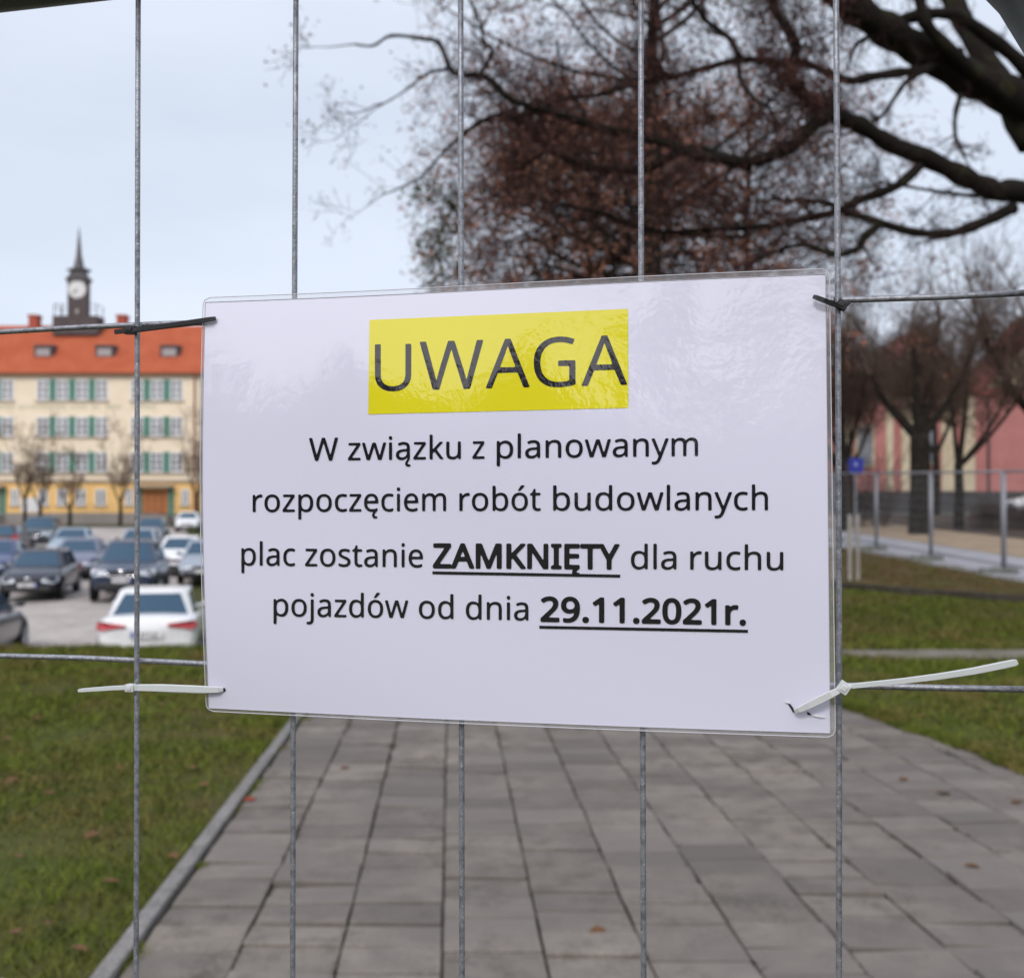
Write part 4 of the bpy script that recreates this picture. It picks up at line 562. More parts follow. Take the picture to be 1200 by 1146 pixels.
STY = {
 'hatch': dict(L=4.2,W=1.72,H=1.44, st=[(0,.34,.66,.74),(.02,.27,.84,.86),(.10,.22,.95,.98),(.3,.19,.96,1),(.55,.19,.93,1),(.73,.19,.92,.99),(.86,.2,.84,.97),(.955,.24,.70,.90),(1,.34,.56,.72)], g=(.02,.14,.56,.76)),
 'sedan': dict(L=4.55,W=1.79,H=1.42, st=[(0,.36,.72,.76),(.015,.28,.94,.90),(.06,.22,1.0,.97),(.2,.2,1.0,1),(.5,.19,.94,1),(.73,.19,.92,.99),(.86,.2,.84,.97),(.96,.24,.70,.90),(1,.34,.56,.72)], g=(.115,.27,.56,.75)),
 'suv': dict(L=4.65,W=1.90,H=1.72, st=[(0,.42,.80,.78),(.015,.34,1.02,.92),(.08,.27,1.12,.99),(.3,.25,1.13,1),(.55,.25,1.10,1),(.74,.25,1.09,.99),(.86,.26,1.03,.98),(.96,.30,.92,.93),(1,.40,.74,.78)], g=(.025,.12,.57,.75)),
 'estate': dict(L=4.5,W=1.76,H=1.47, st=[(0,.36,.70,.76),(.015,.28,.90,.88),(.08,.22,.98,.98),(.3,.19,.98,1),(.55,.19,.94,1),(.74,.19,.92,.99),(.86,.2,.84,.97),(.96,.24,.70,.90),(1,.34,.56,.72)], g=(.02,.09,.57,.76)),
}
def car(name, label, style, pm, x, y, rz, group, plate='', badge=False, glass=None, z=None, rails=False):
    d = STY[style]; Lc, Wd, H = d['L'], d['W'], d['H']; hw = Wd/2
    t = thing(name, label, 'car', (x, y, (G(x,y)+.03) if z is None else z), rz, group)
    X_ = lambda f: (f-.5)*Lc
    # lower body
    b = MB(); rings = []
    for f, zb, zt, w in d['st']:
        w_ = w*hw; x_ = X_(f); mid = zb+(zt-zb)*.52
        cv = .05*Lc/4.3*(1 if f > .9 or f < .05 else 0)
        half = [(0,zb,0),(.75*w_,zb,.15),(w_*.97,zb+.09,.6),(w_,mid,.8),(w_*.985,mid+(zt-mid)*.55,.8),(w_*.93,zt-.03,.7),(w_*.80,zt,.5),(w_*.4,zt+.025,.1),(0,zt+.03,0)]
        sg = 1 if f > .5 else -1
        rings.append([(x_-sg*cv*q, yy_, zz) for yy_, zz, q in half]+[(x_-sg*cv*q, -yy_, zz) for yy_, zz, q in half[-2:0:-1]])
    n = len(rings[0]); b.v = [p for r in rings for p in r]
    b.f = [(i*n+k, i*n+(k+1)%n, (i+1)*n+(k+1)%n, (i+1)*n+k) for i in range(len(rings)-1) for k in range(n)]+[tuple(range(n)), tuple(range((len(rings)-1)*n, len(rings)*n))]
    b.build('body', pm, t, smooth=True, sub=2)
    # greenhouse: rows from belt to roof, ring labelled by pillar or pane
    g0, g1, g2, g3 = d['g']; belt = np.interp(.5, [s[0] for s in d['st']], [s[2] for s in d['st']])-.03
    rows = [(0,0.0),(.12,.12),(.86,.86),(.96,.96),(1.0,1.03)]
    segs = [('windscreen',6),('p',1),('side_window',5),('p',1),('side_window',4),('p',2),('rear_window',6),('p',2),('side_window',4),('p',1),('side_window',5),('p',1)]
    def ringat(q, top):
        hb = min(q,1); zz = belt+(H-belt)*q if not top else H
        xr, xf = X_(g0+(g1-g0)*hb), X_(g3+(g2-g3)*hb); wy = hw*(.90-.21*hb)
        if top: xr += .16; xf -= .16; wy -= .10
        c = .10+.05*hb; bow = .09*(1-.3*hb)
        xm = xr+(xf-xr)*.52
        def P(u, v): return (u, v, zz)
        pts = []
        fr = np.linspace(wy-c, -(wy-c), 7)
        pts += [P(xf-bow*(v/wy)**2, v) for v in fr[:-1]]                    # windscreen, left to right
        e = xf-bow*((wy-c)/wy)**2
        pts += [P(e, -(wy-c))]                                              # pillar
        side1 = np.linspace(e-.13, xm+.04, 6); pts += [P(u, -wy*(1-.03*abs(u-xm)/Lc*4)) for u in side1[:-1]]
        pts += [P(xm+.04, -wy)]
        side2 = np.linspace(xm-.05, xr+.30, 5); pts += [P(u, -wy*(1-.03*abs(u-xm)/Lc*4)) for u in side2[:-1]]
        er = xr+.06*((wy-c)/wy)**2
        pts += [P(xr+.30, -wy*.97), P(xr+.10, -wy*.93)]
        re = np.linspace(-(wy-c), wy-c, 7); pts += [P(xr+.06*(v/wy)**2, v) for v in re[:-1]]
        pts += [P(er, wy-c), P(xr+.10, wy*.93)]
        pts += [P(u, wy*(1-.03*abs(u-xm)/Lc*4)) for u in np.linspace(xr+.30, xm-.05, 5)[:-1]]
        pts += [P(xm-.05, wy)]
        pts += [P(u, wy*(1-.03*abs(u-xm)/Lc*4)) for u in np.linspace(xm+.04, e-.13, 6)[:-1]]
        pts += [P(e-.13, wy*.985)]
        return pts
    rr_ = [ringat(q, False) for q, _ in rows[:-1]]+[ringat(1, True)]
    n = len(rr_[0]); lab = [s for s, k in segs for _ in range(k)]
    V = [p for r in rr_ for p in r]; panes = {}; cab = []; seg_id = [i for i, (s, k) in enumerate(segs) for _ in range(k)]
    for i in range(len(rr_)-1):
        for k in range(n):
            f = (i*n+k, i*n+(k+1)%n, (i+1)*n+(k+1)%n, (i+1)*n+k)
            if i == 1 and lab[k] != 'p': panes.setdefault((lab[k], seg_id[k]), []).append(f)
            else: cab.append(f)
    top = len(rr_)-1; c0 = len(V); xs_ = [p[0] for p in rr_[-1]]
    V.append(((min(xs_)+max(xs_))/2, 0, H+.02)); cab += [(top*n+k, top*n+(k+1)%n, c0) for k in range(n)]
    b = MB(); b.v = V; b.f = cab; b.build('cabin', pm, t, smooth=True)
    for (nm, _), fs in panes.items():
        b = MB(); idx = sorted({i for f in fs for i in f}); mp_ = {i: k for k, i in enumerate(idx)}
        b.v = [V[i] for i in idx]; b.f = [tuple(mp_[i] for i in f) for f in fs]
        b.build(nm, glass or M_glass, t, smooth=True)
    # wheels
    rw_ = .315 if style != 'suv' else .37
    for fx in (.175, .815):
        for sy in (-1, 1):
            MB().lathe([(rw_*1.13, -.10),(rw_*1.13,.0),(rw_*1.05,.012)], 28, 'y', (X_(fx), 0, rw_)) if False else None
            b = MB().lathe([(rw_*.62,sy*.09),(rw_*.93,sy*.10),(rw_,sy*.06),(rw_,-sy*.08),(rw_*.6,-sy*.09)], 28, 'y')
            w = b.build('wheel', M_tyre, t, smooth=True); w.location = (X_(fx), sy*(hw-.10), rw_)
            r = MB().lathe([(0.02,sy*.075),(rw_*.2,sy*.085),(rw_*.66,sy*.095)], 20, 'y', cap=False)
            for k in range(5):
                a = k*2*math.pi/5; r.tube([(0,sy*.095,0),(rw_*.62*math.cos(a),sy*.10,rw_*.62*math.sin(a))], .03, 4)
            r.build('rim', M_rim2, w)
            b = MB(); b.lathe([(rw_*1.16,sy*.0),(rw_*1.16,sy*.012)], 28, 'y'); o = b.build('wheel_arch', M_blackp, t); o.location = (X_(fx), sy*(hw*.985-.004), rw_+.02)
    # lamps, grille, plates, mirrors, bumpers
    zf = d['st'][-1][2]; zr = d['st'][1][2]; xf, xr = X_(1), X_(0)
    for sy in (-1, 1):
        b = MB(); c = hw
        zt_, zb_ = zf+.10, zf-.06
        if style == 'suv': zt_, zb_ = .93, .74
        b.add([(xf-.03,sy*c*.42,zb_+.02),(xf-.10,sy*c*.80,zb_),(xf-.34,sy*c*.945,zb_+.05),(xf-.40,sy*c*.93,zt_+.03),(xf-.20,sy*c*.74,zt_+.02),(xf-.05,sy*c*.44,zt_-.03),
               (xf-.2,sy*c*.42,zb_+.02),(xf-.3,sy*c*.80,zb_),(xf-.5,sy*c*.85,zb_+.05),(xf-.5,sy*c*.83,zt_+.03),(xf-.4,sy*c*.74,zt_+.02),(xf-.3,sy*c*.44,zt_-.03)],
              [(0,1,2,3,4,5)]+[(k,(k+1)%6,6+(k+1)%6,6+k) for k in range(6)])
        b.build('headlight', M_lamp, t, bevel=.015)
        b = MB()
        if style == 'sedan':
            z0 = .80
            b.add([(xr-.012,sy*c*.40,z0+.035),(xr-.012,sy*c*.40,z0+.085),(xr+.06,sy*c*.86,z0+.13),(xr+.20,sy*c*.965,z0+.12),(xr+.16,sy*c*.965,z0-.01),(xr+.04,sy*c*.86,z0-.02),
                   (xr+.1,sy*c*.40,z0+.035),(xr+.1,sy*c*.40,z0+.085),(xr+.2,sy*c*.8,z0+.13),(xr+.3,sy*c*.9,z0+.12),(xr+.3,sy*c*.9,z0-.01),(xr+.2,sy*c*.8,z0-.02)],
                  [(0,1,2,3,4,5)]+[(k,(k+1)%6,6+(k+1)%6,6+k) for k in range(6)])
        else:
            z0 = zr-.16
            b.add([(xr-.005,sy*c*.66,z0),(xr-.0,sy*c*.66,z0+.22),(xr+.10,sy*c*.90,z0+.26),(xr+.16,sy*c*.95,z0+.22),(xr+.12,sy*c*.95,z0),(xr+.03,sy*c*.88,z0-.03),
                   (xr+.1,sy*c*.66,z0),(xr+.15,sy*c*.66,z0+.22),(xr+.3,sy*c*.8,z0+.26),(xr+.3,sy*c*.9,z0+.22),(xr+.3,sy*c*.9,z0),(xr+.2,sy*c*.8,z0-.03)],
                  [(0,1,2,3,4,5)]+[(k,(k+1)%6,6+(k+1)%6,6+k) for k in range(6)])
        b.build('tail_light', M_red, t, bevel=.01)
        b = MB(); b.lathe([(.02,-.08),(.06,-.05),(.07,.02),(.045,.08),(.01,.09)], 12, 'y'); b.tube([(0,-sy*.02,-.02),(0,-sy*.16,-.05)], .03, 6)
        o = b.build('wing_mirror', pm if style != 'estate' else M_blackp, t, smooth=True); o.location = (X_(g3)-.14, sy*(hw+.0), belt+.10); o.scale = (.7,1,.9)
    b = MB().box(xf-.10,xf+.012,-hw*.40,hw*.40,zf-.02,zf+.07) if style != 'suv' else MB().box(xf-.1,xf+.010,-hw*.40,hw*.40,.78,.90)
    b.build('grille', M_blackp, t, bevel=.02)
    MB().box(xf-.14,xf-.005,-hw*.72,hw*.72,.26 if style != 'suv' else .38,.42 if style != 'suv' else .56).build('lower_grille', M_blackp, t, bevel=.04)
    if style == 'suv':
        b = MB(); b.tube([(xf+.0,-hw*.46,.86),(xf+.012,-hw*.38,.74),(xf+.02,0,.72),(xf+.012,hw*.38,.74),(xf+.0,hw*.46,.86)], .032, 8); b.build('bumper_trim', M_chrome, t, smooth=True)
    if badge:
        bz = zf+.03 if style != 'suv' else .84
        b = MB(); b.lathe([(.085,0),(.09,.02),(.07,.03),(.068,.012)], 24, 'x', (xf+.004,0,bz), cap=False)
        b.tube([(xf+.022,-.05,bz+.055),(xf+.022,-.026,bz-.05),(xf+.022,0,bz+.01),(xf+.022,.026,bz-.05),(xf+.022,.05,bz+.055)], .011, 5); b.build('badge', M_chrome, t)
    for xx, sg, zc in ((xf+.02, 1, (.46 if style != 'suv' else .62)), (xr-.028, -1, .70 if style == 'sedan' else .60)):
        b = MB().box(xx-.012,xx+.012,-.26,.26,zc-.057,zc+.057); p = b.build('number_plate', M_plate, t)
        MB().box(xx-.0125,xx+.0135,-.262 if sg < 0 else .215,-.215 if sg < 0 else .262,zc-.0575,zc+.0575).build('plate_band', M_blue, p) if sg > 0 else MB().box(xx-.0135,xx+.0125,.215,.262,zc-.0575,zc+.0575).build('plate_band', M_blue, p)
        if plate:
            V2, T2, wd = word_tris(plate, 'k'); sc = .40/wd; b = MB()
            b.add([((xx+sg*.0135), (-1 if sg < 0 else 1)*-1*-(0)+(sg*(-.20+ (p_[0]*sc)))*1, zc-.035+p_[1]*.122) for p_ in V2], T2); b.build('plate_text', M_ink2, p)
    if rails:
        for sy in (-1,1):
            MB().tube([(X_(g1)+.1,sy*(hw*.62),H+.0),(X_(g1)+.2,sy*(hw*.62),H+.05),(X_(g2)-.2,sy*(hw*.62),H+.05),(X_(g2)-.1,sy*(hw*.62),H)], .018, 6).build('roof_rail', M_chrome, t)
    return t
CG = 'cars parked in the car park'
def place(px, Y): return (px-600)*Y/1300, Y
FRONT = -math.pi/2      # nose towards the photographer
p_black = paint('black blue paint', (.010,.013,.030)); p_navy = paint('dark blue paint', (.026,.042,.085)); p_white = paint('white paint', (.78,.79,.80), 0)
p_silver = paint('silver paint', (.42,.46,.52), .7); p_grey = paint('dark grey paint', (.075,.075,.085)); p_lilac = paint('blue grey paint', (.17,.18,.26), .5)
p_teal = paint('dark teal paint', (.03,.055,.07)); p_maroon = paint('dark maroon paint', (.05,.022,.028)); p_pale = paint('pale blue paint', (.34,.42,.50), .5); p_blue = paint('deep blue paint', (.05,.07,.18))
x,y = place(186, 21.9); car('sedan_car', 'white saloon seen from behind with red tail lamps just beyond the lawn', 'sedan', p_white, x, y, math.pi/2+.22, CG, plate='L 27122')
x,y = place(-46, 21.4); car('estate_car', 'dark grey car cut off by the left picture edge just beyond the lawn', 'estate', p_grey, x, y, math.pi/2+.21, CG)
x,y = place(50, 34.2); car('hatchback_car', 'black blue hatchback facing the lawn with a pale number plate', 'hatch', p_black, x, y, FRONT+.21, CG, plate='129 12', badge=True)
x,y = place(155, 34.0); car('suv_car', 'large dark blue off roader with round chrome badge facing the lawn', 'suv', p_navy, x, y, FRONT+.21, CG, plate='271 02', badge=True)
x,y = place(96, 41.5); car('sedan_car', 'blue grey saloon half hidden between the black hatchback and the big dark blue off roader', 'sedan', p_lilac, x, y, FRONT+.21, CG)
x,y = place(87, 52); car('sedan_car', 'pale blue saloon behind the blue grey saloon', 'sedan', p_pale, x, y, FRONT+.21, CG)
x,y = place(165, 50); car('estate_car', 'silver car whose roof shows above the dark blue off roader', 'estate', p_silver, x, y, FRONT+.21, CG)
x,y = place(213, 43); car('hatchback_car', 'white car beside the sheet edge, right of the dark blue off roader', 'hatch', p_white, x, y, FRONT+.21, CG)
x,y = place(243, 39.5); car('estate_car', 'silver grey car mostly hidden by the left edge of the notice', 'estate', p_silver, x, y, FRONT+.21, CG)
x,y = place(-2, 40.5); car('sedan_car', 'deep blue car at the left picture edge behind the black hatchback', 'sedan', p_blue, x, y, FRONT+.21, CG)
x,y = place(12, 55); car('estate_car', 'dark maroon estate seen from behind with one red lamp', 'estate', p_maroon, x, y, math.pi/2+.21, CG)
x,y = place(49, 60); car('suv_car', 'dark teal car with bright windscreen right of the maroon estate', 'suv', p_teal, x, y, FRONT+.21, CG)
x,y = place(178, 66); car('estate_car', 'dark car far off in front of the orange doors', 'estate', p_teal, x, y, FRONT+.21, CG)
x,y = place(221, 82); car('hatchback_car', 'white car with bluish windscreen parked alone near the yellow building', 'hatch', p_white, x, y, FRONT+.21, CG)
x,y = place(1226, 62); car('estate_car', 'white car on the road far right in front of the pink building', 'estate', p_white, x, y, math.pi+.1, None)
# ------------------------------------------------------------------ school building (left)
def px2(px, py, Y): return (px-600)*Y/1300, EYE+(600-py)*Y/1300
M_cream = mat('cream render', (.80,.69,.535), .9, noise=(.6,(.75,.635,.48),.4,.65)); M_ochre = mat('ochre render', (.83,.54,.225), .9, noise=(.7,(.76,.48,.19),.4,.65))
M_roof = mat('orange red clay tiles', (.36,.085,.040), .85, noise=[(.5,(.41,.11,.052),.4,.65),(4,(.28,.065,.034),.5,.7)])
M_brick = mat('red brick chimney', (.36,.09,.06), .9); M_tower = mat('dark slate cladding', (.075,.06,.062), .7, noise=(3,(.10,.08,.08),.4,.6))
M_copper = mat('dark metal sheet', (.06,.055,.06), .5); M_wf = mat('white window frame', (.72,.72,.74), .6); M_pane = mat('window glass', (.10,.11,.125), .06, spec=1.0)
M_green = mat('green panel', (.09,.205,.16), .7, noise=(2,(.11,.245,.195),.4,.65)); M_door = mat('orange brown wooden door', (.42,.16,.05), .6, noise=(3,(.34,.12,.04),.4,.65))
M_sill = mat('grey stone ledge', (.36,.30,.24), .9); M_plinth = mat('grey plinth', (.30,.27,.25), .9); M_pipe = mat('brown drain pipe', (.30,.12,.07), .6); M_dial = mat('white clock dial', (.62,.62,.62), .5); M_handm = mat('grey clock hand', (.10,.10,.10), .5)
YB = 100.0; sc = 1300/YB
bl = thing('school_building', 'cream and ochre building with red tiled roof and dark clock tower behind the car park', 'building', (-39.2,YB,G(-39.2,YB)))
zb = G(-39.2,YB)
def bx(px): return (px-600)/sc+39.2
def bz(py): return EYE+(600-py)/sc-zb
XL, XR = bx(-46.5), bx(234)
Z1, ZE, ZR_, DP = bz(564), bz(437), bz(367), 13.0
MB().box(XL,XR,0,DP,Z1+.02,ZE).build('wall', M_cream, bl); tag(MB().box(XL,XR,-.06,DP,.9,Z1).build('ground_floor_wall', M_ochre, bl), None)
MB().box(XL-.05,XR+.05,-.12,DP,-.5,.9).build('plinth', M_plinth, bl)
MB().box(XL-.05,XR+.05,-.20,-.062,Z1-.10,Z1+.12).build('ledge', M_sill, bl); MB().box(XL-.3,XR+.3,-.45,-.003,ZE-.25,ZE-.02).build('eaves', mat('brown eaves board',(.30,.17,.11),.8), bl)
hip = 5.0
rf = MB().add([(XL-.4,-.6,ZE-.05),(XR+.4,-.6,ZE-.05),(XR+.4,DP+.6,ZE-.05),(XL-.4,DP+.6,ZE-.05),(XL+.4,DP/2,ZR_),(XR-.1,DP/2,ZR_)], [(0,1,5,4),(1,2,5),(2,3,4,5),(3,0,4),(3,2,1,0)]).build('roof', M_roof, bl)
for px in (40, 143):
    k = (YB+DP/2)/YB; x_ = (px-600)/sc*k+39.2; zc = EYE+(600-373)/sc*k-zb
    b = MB().box(x_-.42,x_+.42,DP/2-.5,DP/2+.5,ZR_-1,zc+.1); b.box(x_-.5,x_+.5,DP/2-.58,DP/2+.58,zc+.1,zc+.3); b.build('chimney', M_brick, rf)
slope = (ZR_-ZE)/(DP/2+.6)
for px in (-22, 50, 122, 198):
    yd = 1.7; k = (YB+yd)/YB; x_ = (px-600)/sc*k+39.2; zc = ZE+slope*(yd+.6)-.15
    b = MB().add([(x_-.85,yd,zc),(x_+.85,yd,zc),(x_+.85,yd,zc+.95),(x_-.85,yd,zc+.95),(x_-1.0,yd-.12,zc+.95),(x_+1.0,yd-.12,zc+.95),(x_+.7,yd-.12,zc+1.2),(x_-.7,yd-.12,zc+1.2),(x_-.75,yd+2.6,zc+1.45),(x_+.75,yd+2.6,zc+1.45),(x_-.85,yd+2.4,zc+.9),(x_+.85,yd+2.4,zc+.9)],
        [(0,1,2,3),(4,5,6,7),(7,6,9,8),(1,11,9,6,5,2),(0,3,4,7,8,10)])
    dm = b.build('dormer', M_tower, rf)
    MB().box(x_-.62,x_+.62,yd-.09,yd-.02,zc+.18,zc+.86).build('dormer_window', mat('dormer window',(.30,.28,.28),.3), dm) if px == -22 else MB().box(x_-.62,x_+.62,yd-.09,yd-.02,zc+.18,zc+.86).build('dormer_window', bpy.data.materials['dormer window'], dm)
# clock tower
YT = DP/2; k = (YB+YT-2)/YB
def tx(px): return (px-604.5)/sc*k+39.2
def tz(py): return EYE+(600-py)/sc*k-zb
cx = tx(91.5); tw = MB().box(tx(65),tx(118),YT-2.0,YT-.2,tz(392),tz(369.5)).build('tower_base', M_tower, bl)
for xs_, e0, e1 in (((tx(66.5),tx(76)),tx(66.5),tx(80)),((tx(107),tx(116.5)),tx(103),tx(116.5))):
    b = MB()
    for xx in xs_: b.tube([(xx,YT-1.9,tz(370)),(xx,YT-1.9,tz(355.5))], .05, 5)
    for zz in (tz(356),tz(362)): b.tube([(e0,YT-1.9,zz),(e1,YT-1.9,zz)], .03, 4)
    xx = xs_[0] if xs_[0] < cx else xs_[1]
    b.tube([(xx,YT-.3,tz(370)),(xx,YT-.3,tz(356))], .05, 5); b.tube([(xx,YT-1.9,tz(356)),(xx,YT-.3,tz(356))], .03, 4)
    b.build('railing', M_copper, tw)
sh = tx(103)-cx
YT -= 1.1
tw2 = MB().frustum(cx,YT,tz(370),tz(327),sh,sh*.45,sh,sh*.45).build('tower_shaft', M_tower, bl)
b = MB(); b.frustum(cx,YT,tz(327.5),tz(324),sh*1.15,sh*.55,sh*1.2,sh*.6); b.frustum(cx,YT,tz(324),tz(315.5),sh*1.05,sh*.5,sh*.62,sh*.5); b.frustum(cx,YT,tz(315.5),tz(314),sh*.95,sh*.55,sh*1.0,sh*.6)
b.frustum(cx,YT,tz(314),tz(311),sh*1.25,sh*.8,sh*.6,sh*.5,8); b.frustum(cx,YT,tz(311),tz(296),sh*.50,sh*.50,sh*.26,sh*.26,8); b.frustum(cx,YT,tz(296),tz(263),sh*.26,sh*.26,.03,.03,8)
b.lathe([(.02,tz(285)-.15),(.16,tz(285)),(.02,tz(285)+.15)], 8, 'z', (cx,YT,0)); b.build('spire', M_copper, bl)
yf = YT-sh*.45-.02; zc = tz(337.5); rd = sh*.93
d1 = MB().lathe([(rd,yf-.03),(rd,yf+.06)], 32, 'y', (cx,0,zc)).build('clock_dial', M_dial, tw2)
b = MB()
for h in range(12):
    a = math.radians(30*h); b.tube([(cx+math.sin(a)*rd*.80,yf-.05,zc+math.cos(a)*rd*.80),(cx+math.sin(a)*rd*.93,yf-.05,zc+math.cos(a)*rd*.93)], .035, 4)
for a, l, w in ((228,.62,.045),(222,.40,.06)):
    a = math.radians(a); b.tube([(cx,yf-.07,zc),(cx+math.sin(a)*rd*l,yf-.07,zc+math.cos(a)*rd*l)], w, 4)
b.build('clock_hands', M_handm, d1)
MB().box(cx-.12,cx+.12,yf-.02,yf+.03,tz(366),tz(361)).build('louvre', mat('pale louvre',(.4,.38,.34),.7), tw2)
# windows
def window(x0, x1, y0, y1, yf, cols, rows_, parent=bl, split=True):
    b = MB(); w = .13; zt, zb_ = bz(y0), bz(y1); xa, xb = bx(x0), bx(x1); q = yf-.05
    b.box(xa,xa+w,q,q+.10,zb_,zt); b.box(xb-w,xb,q,q+.10,zb_,zt); b.box(xa+w,xb-w,q,q+.10,zt-w,zt); b.box(xa+w,xb-w,q,q+.10,zb_,zb_+w)
    for c in range(1, cols): xx = xa+(xb-xa)*c/cols; b.box(xx-.085,xx+.085,q+.004,q+.09,zb_+w,zt-w)
    for c in range(1, rows_): zz = zb_+(zt-zb_)*c/rows_; b.box(xa+w,xb-w,q+.012,q+.085,zz-.04,zz+.04)
    wn = b.build('window', M_wf, parent)
    MB().box(xa+w,xb-w,yf-.012,yf+.03,zb_+w,zt-w).build('pane', M_pane, wn)
def bay(x0, x1, y0, y1, n, k):
    # a band of n windows with green panels between
    wd = (x1-x0)/(n+ (n-1)*.6); xx = x0
    MB().box(bx(x0)-.12,bx(x1)+.12,-.13,-.004,bz(y1)-.16,bz(y1)).build('sill', M_sill, bl)
    for i in range(n):
        if k == 0 and i in (0,): pass
        window(xx, xx+wd, y0, y1, -.0, 2, 3)
        if i < n-1: MB().box(bx(xx+wd)+.01,bx(xx+wd*1.6)-.01,-.06,-.003,bz(y1),bz(y0)).build('green_panel', M_green, bl)
        xx += wd*1.6
for r, (y0, y1) in enumerate(((444.5,469),(488,511.5),(529.5,553.5))):
    bay(42.5, 126, y0, y1, 4, r); bay(153, 214, y0, y1, 3, r); bay(-45, 15.5, y0, y1, 3, r)
for x0, x1 in ((-34,-24),(-5,-1),(13,23),(45,57),(67,79),(89,101),(112,124.5),(147,156),(212.5,222)):
    window(x0, x1, 573, 592, -.06, 2, 3)
    MB().box(bx(x0)-.1,bx(x1)+.1,-.18,-.064,bz(592)-.14,bz(592)).build('sill', M_sill, bl)
for x0, x1 in ((167,197.5),(-21.5,8-7.5)):
    d_ = MB().box(bx(x0),bx(x1),-.12,-.062,bz(603),bz(574)).build('door', M_door, bl)
    b = MB()
    for q in np.linspace(bx(x0), bx(x1), 5)[1:-1]: b.box(q-.04,q+.04,-.15,-.122,bz(603),bz(575))
    b.build('door_batten', mat('dark door joint',(.22,.08,.03),.7), d_)
    for xa, xb in ((x0-5.5,x0-.3),(x1+.3,x1+6.5)): MB().box(bx(xa),bx(xb),-.20,-.062,bz(606),bz(571.5)).build('door_pillar', M_green, bl)
    MB().box(bx(x0-6),bx(x1+7),-.9,-.21,bz(571.5),bz(568.5)).build('door_canopy', M_sill, bl)
    MB().box(bx(x0-4),bx(x1+4),-1.4,-.125,-.3,bz(603.4)).build('door_step', M_plinth, bl)
MB().tube([(bx(228),-.10,ZE-.2),(bx(228),-.10,.2)], .09, 8).build('drain_pipe', M_pipe, bl)
# weathered facade lettering, too worn and far away to read: rows of short green strokes
b = MB(); rl = random.Random(2)
for a0, a1 in ((-40,-12),(-8,16),(22,77),(83,102),(108,117),(124,142),(154,183)):
    xx = a0
    while xx < a1:
        x0 = bx(xx); z0, z1 = bz(479.2), bz(474.6)
        b.box(x0,x0+.05,-.03,-.003,z0,z1)
        if rl.random() < .7: b.box(x0+.05,x0+.16,-.028,-.003,z1-.05,z1)
        if rl.random() < .5: b.box(x0+.05,x0+.15,-.028,-.003,z0,z0+.05)
        xx += 3.3
b.build('facade_lettering', mat('faded green letter paint', (.34,.38,.27), .9), bl)
# low fence and board in front of it
M_rail = mat('grey metal railing', (.28,.26,.25), .7)
lf = thing('railing_fence', 'low grey railing along the foot of the cream and ochre building', 'fence', (-45,93.5,G(-45,93.5)))
for k in range(21): MB().box(k*1.5-15-.04,k*1.5-15+.04,-.04,.04,-.2,1.15).build('post', M_rail, lf)
b = MB()
for z_ in (.12, 1.05): b.box(-15,15.04,-.02,.02,z_,z_+.06)
b.build('rail', M_rail, lf); b = MB()
for k in range(150): b.box(k*.2-15-.012,k*.2-15+.012,-.012,.012,.18,1.05)
tag(b.build('baluster', M_rail, lf), kind='stuff')
x_, z_ = px2(35, 600, 95); g_ = G(x_,95)
bd = thing('notice_board', 'white notice board on two legs before the ochre ground floor', 'board', (x_,95,g_))
MB().box(-.75,.75,-.03,.03,1.15,2.35).build('board', M_wf, bd); 
for s in (-.6,.6): MB().tube([(s,.06,-.1),(s,.06,2.3)], .04, 6).build('leg', M_rail, bd)
# ------------------------------------------------------------------ pink building (right)
YP = 80.0; sp = 1300/YP; pc = 33.0
M_pink = mat('salmon pink brick', (.40,.17,.16), .9, noise=[(.8,(.34,.14,.13),.4,.65),(7,(.45,.20,.185),.5,.7)]); M_sand2 = mat('cream stone facing', (.52,.44,.32), .9, noise=(.9,(.42,.35,.25),.4,.65))
M_redt = mat('red brick trim', (.27,.085,.08), .85); M_dplinth = mat('dark stone plinth', (.06,.058,.06), .9); M_rooft = mat('brown roof tiles', (.12,.07,.058), .9)
pb = thing('gabled_building', 'pink and cream gabled building with red trim behind the bare trees on the right', 'building', (pc,YP,G(pc,YP)))
zp = G(pc,YP)
def gx(px): return (px-600)/sp-pc
def gz(py): return EYE+(600-py)/sp-zp
GL, GR_, ZC = gx(960), gx(1330), gz(458)
MB().box(GL,GR_,0,14,-.5,ZC).build('wall', M_pink, pb)
MB().box(GL-.1,GR_+.1,-.14,14.1,-.6,gz(576)).build('plinth', M_dplinth, pb)
for a, c in ((985,999),(1038,1046),(1056,1074),(1103,1119.5),(1126,1141.5),(1206,1220),(1290,1306)):
    MB().box(gx(a),gx(c),-.20,-.003,gz(575.6),ZC-.02).build('pilaster', M_sand2, pb)
MB().box(GL,GR_,-.35,-.21,ZC-.30,ZC+.22).build('cornice', M_redt, pb)
MB().add([(GL-.3,-.2,ZC+.23),(GR_+.3,-.2,ZC+.23),(GR_+.3,14.3,ZC+.23),(GL-.3,14.3,ZC+.23),(GL,7,gz(418)),(GR_,7,gz(418))],[(0,1,5,4),(2,3,4,5),(1,2,5),(3,0,4),(3,2,1,0)]).build('roof', M_rooft, pb)
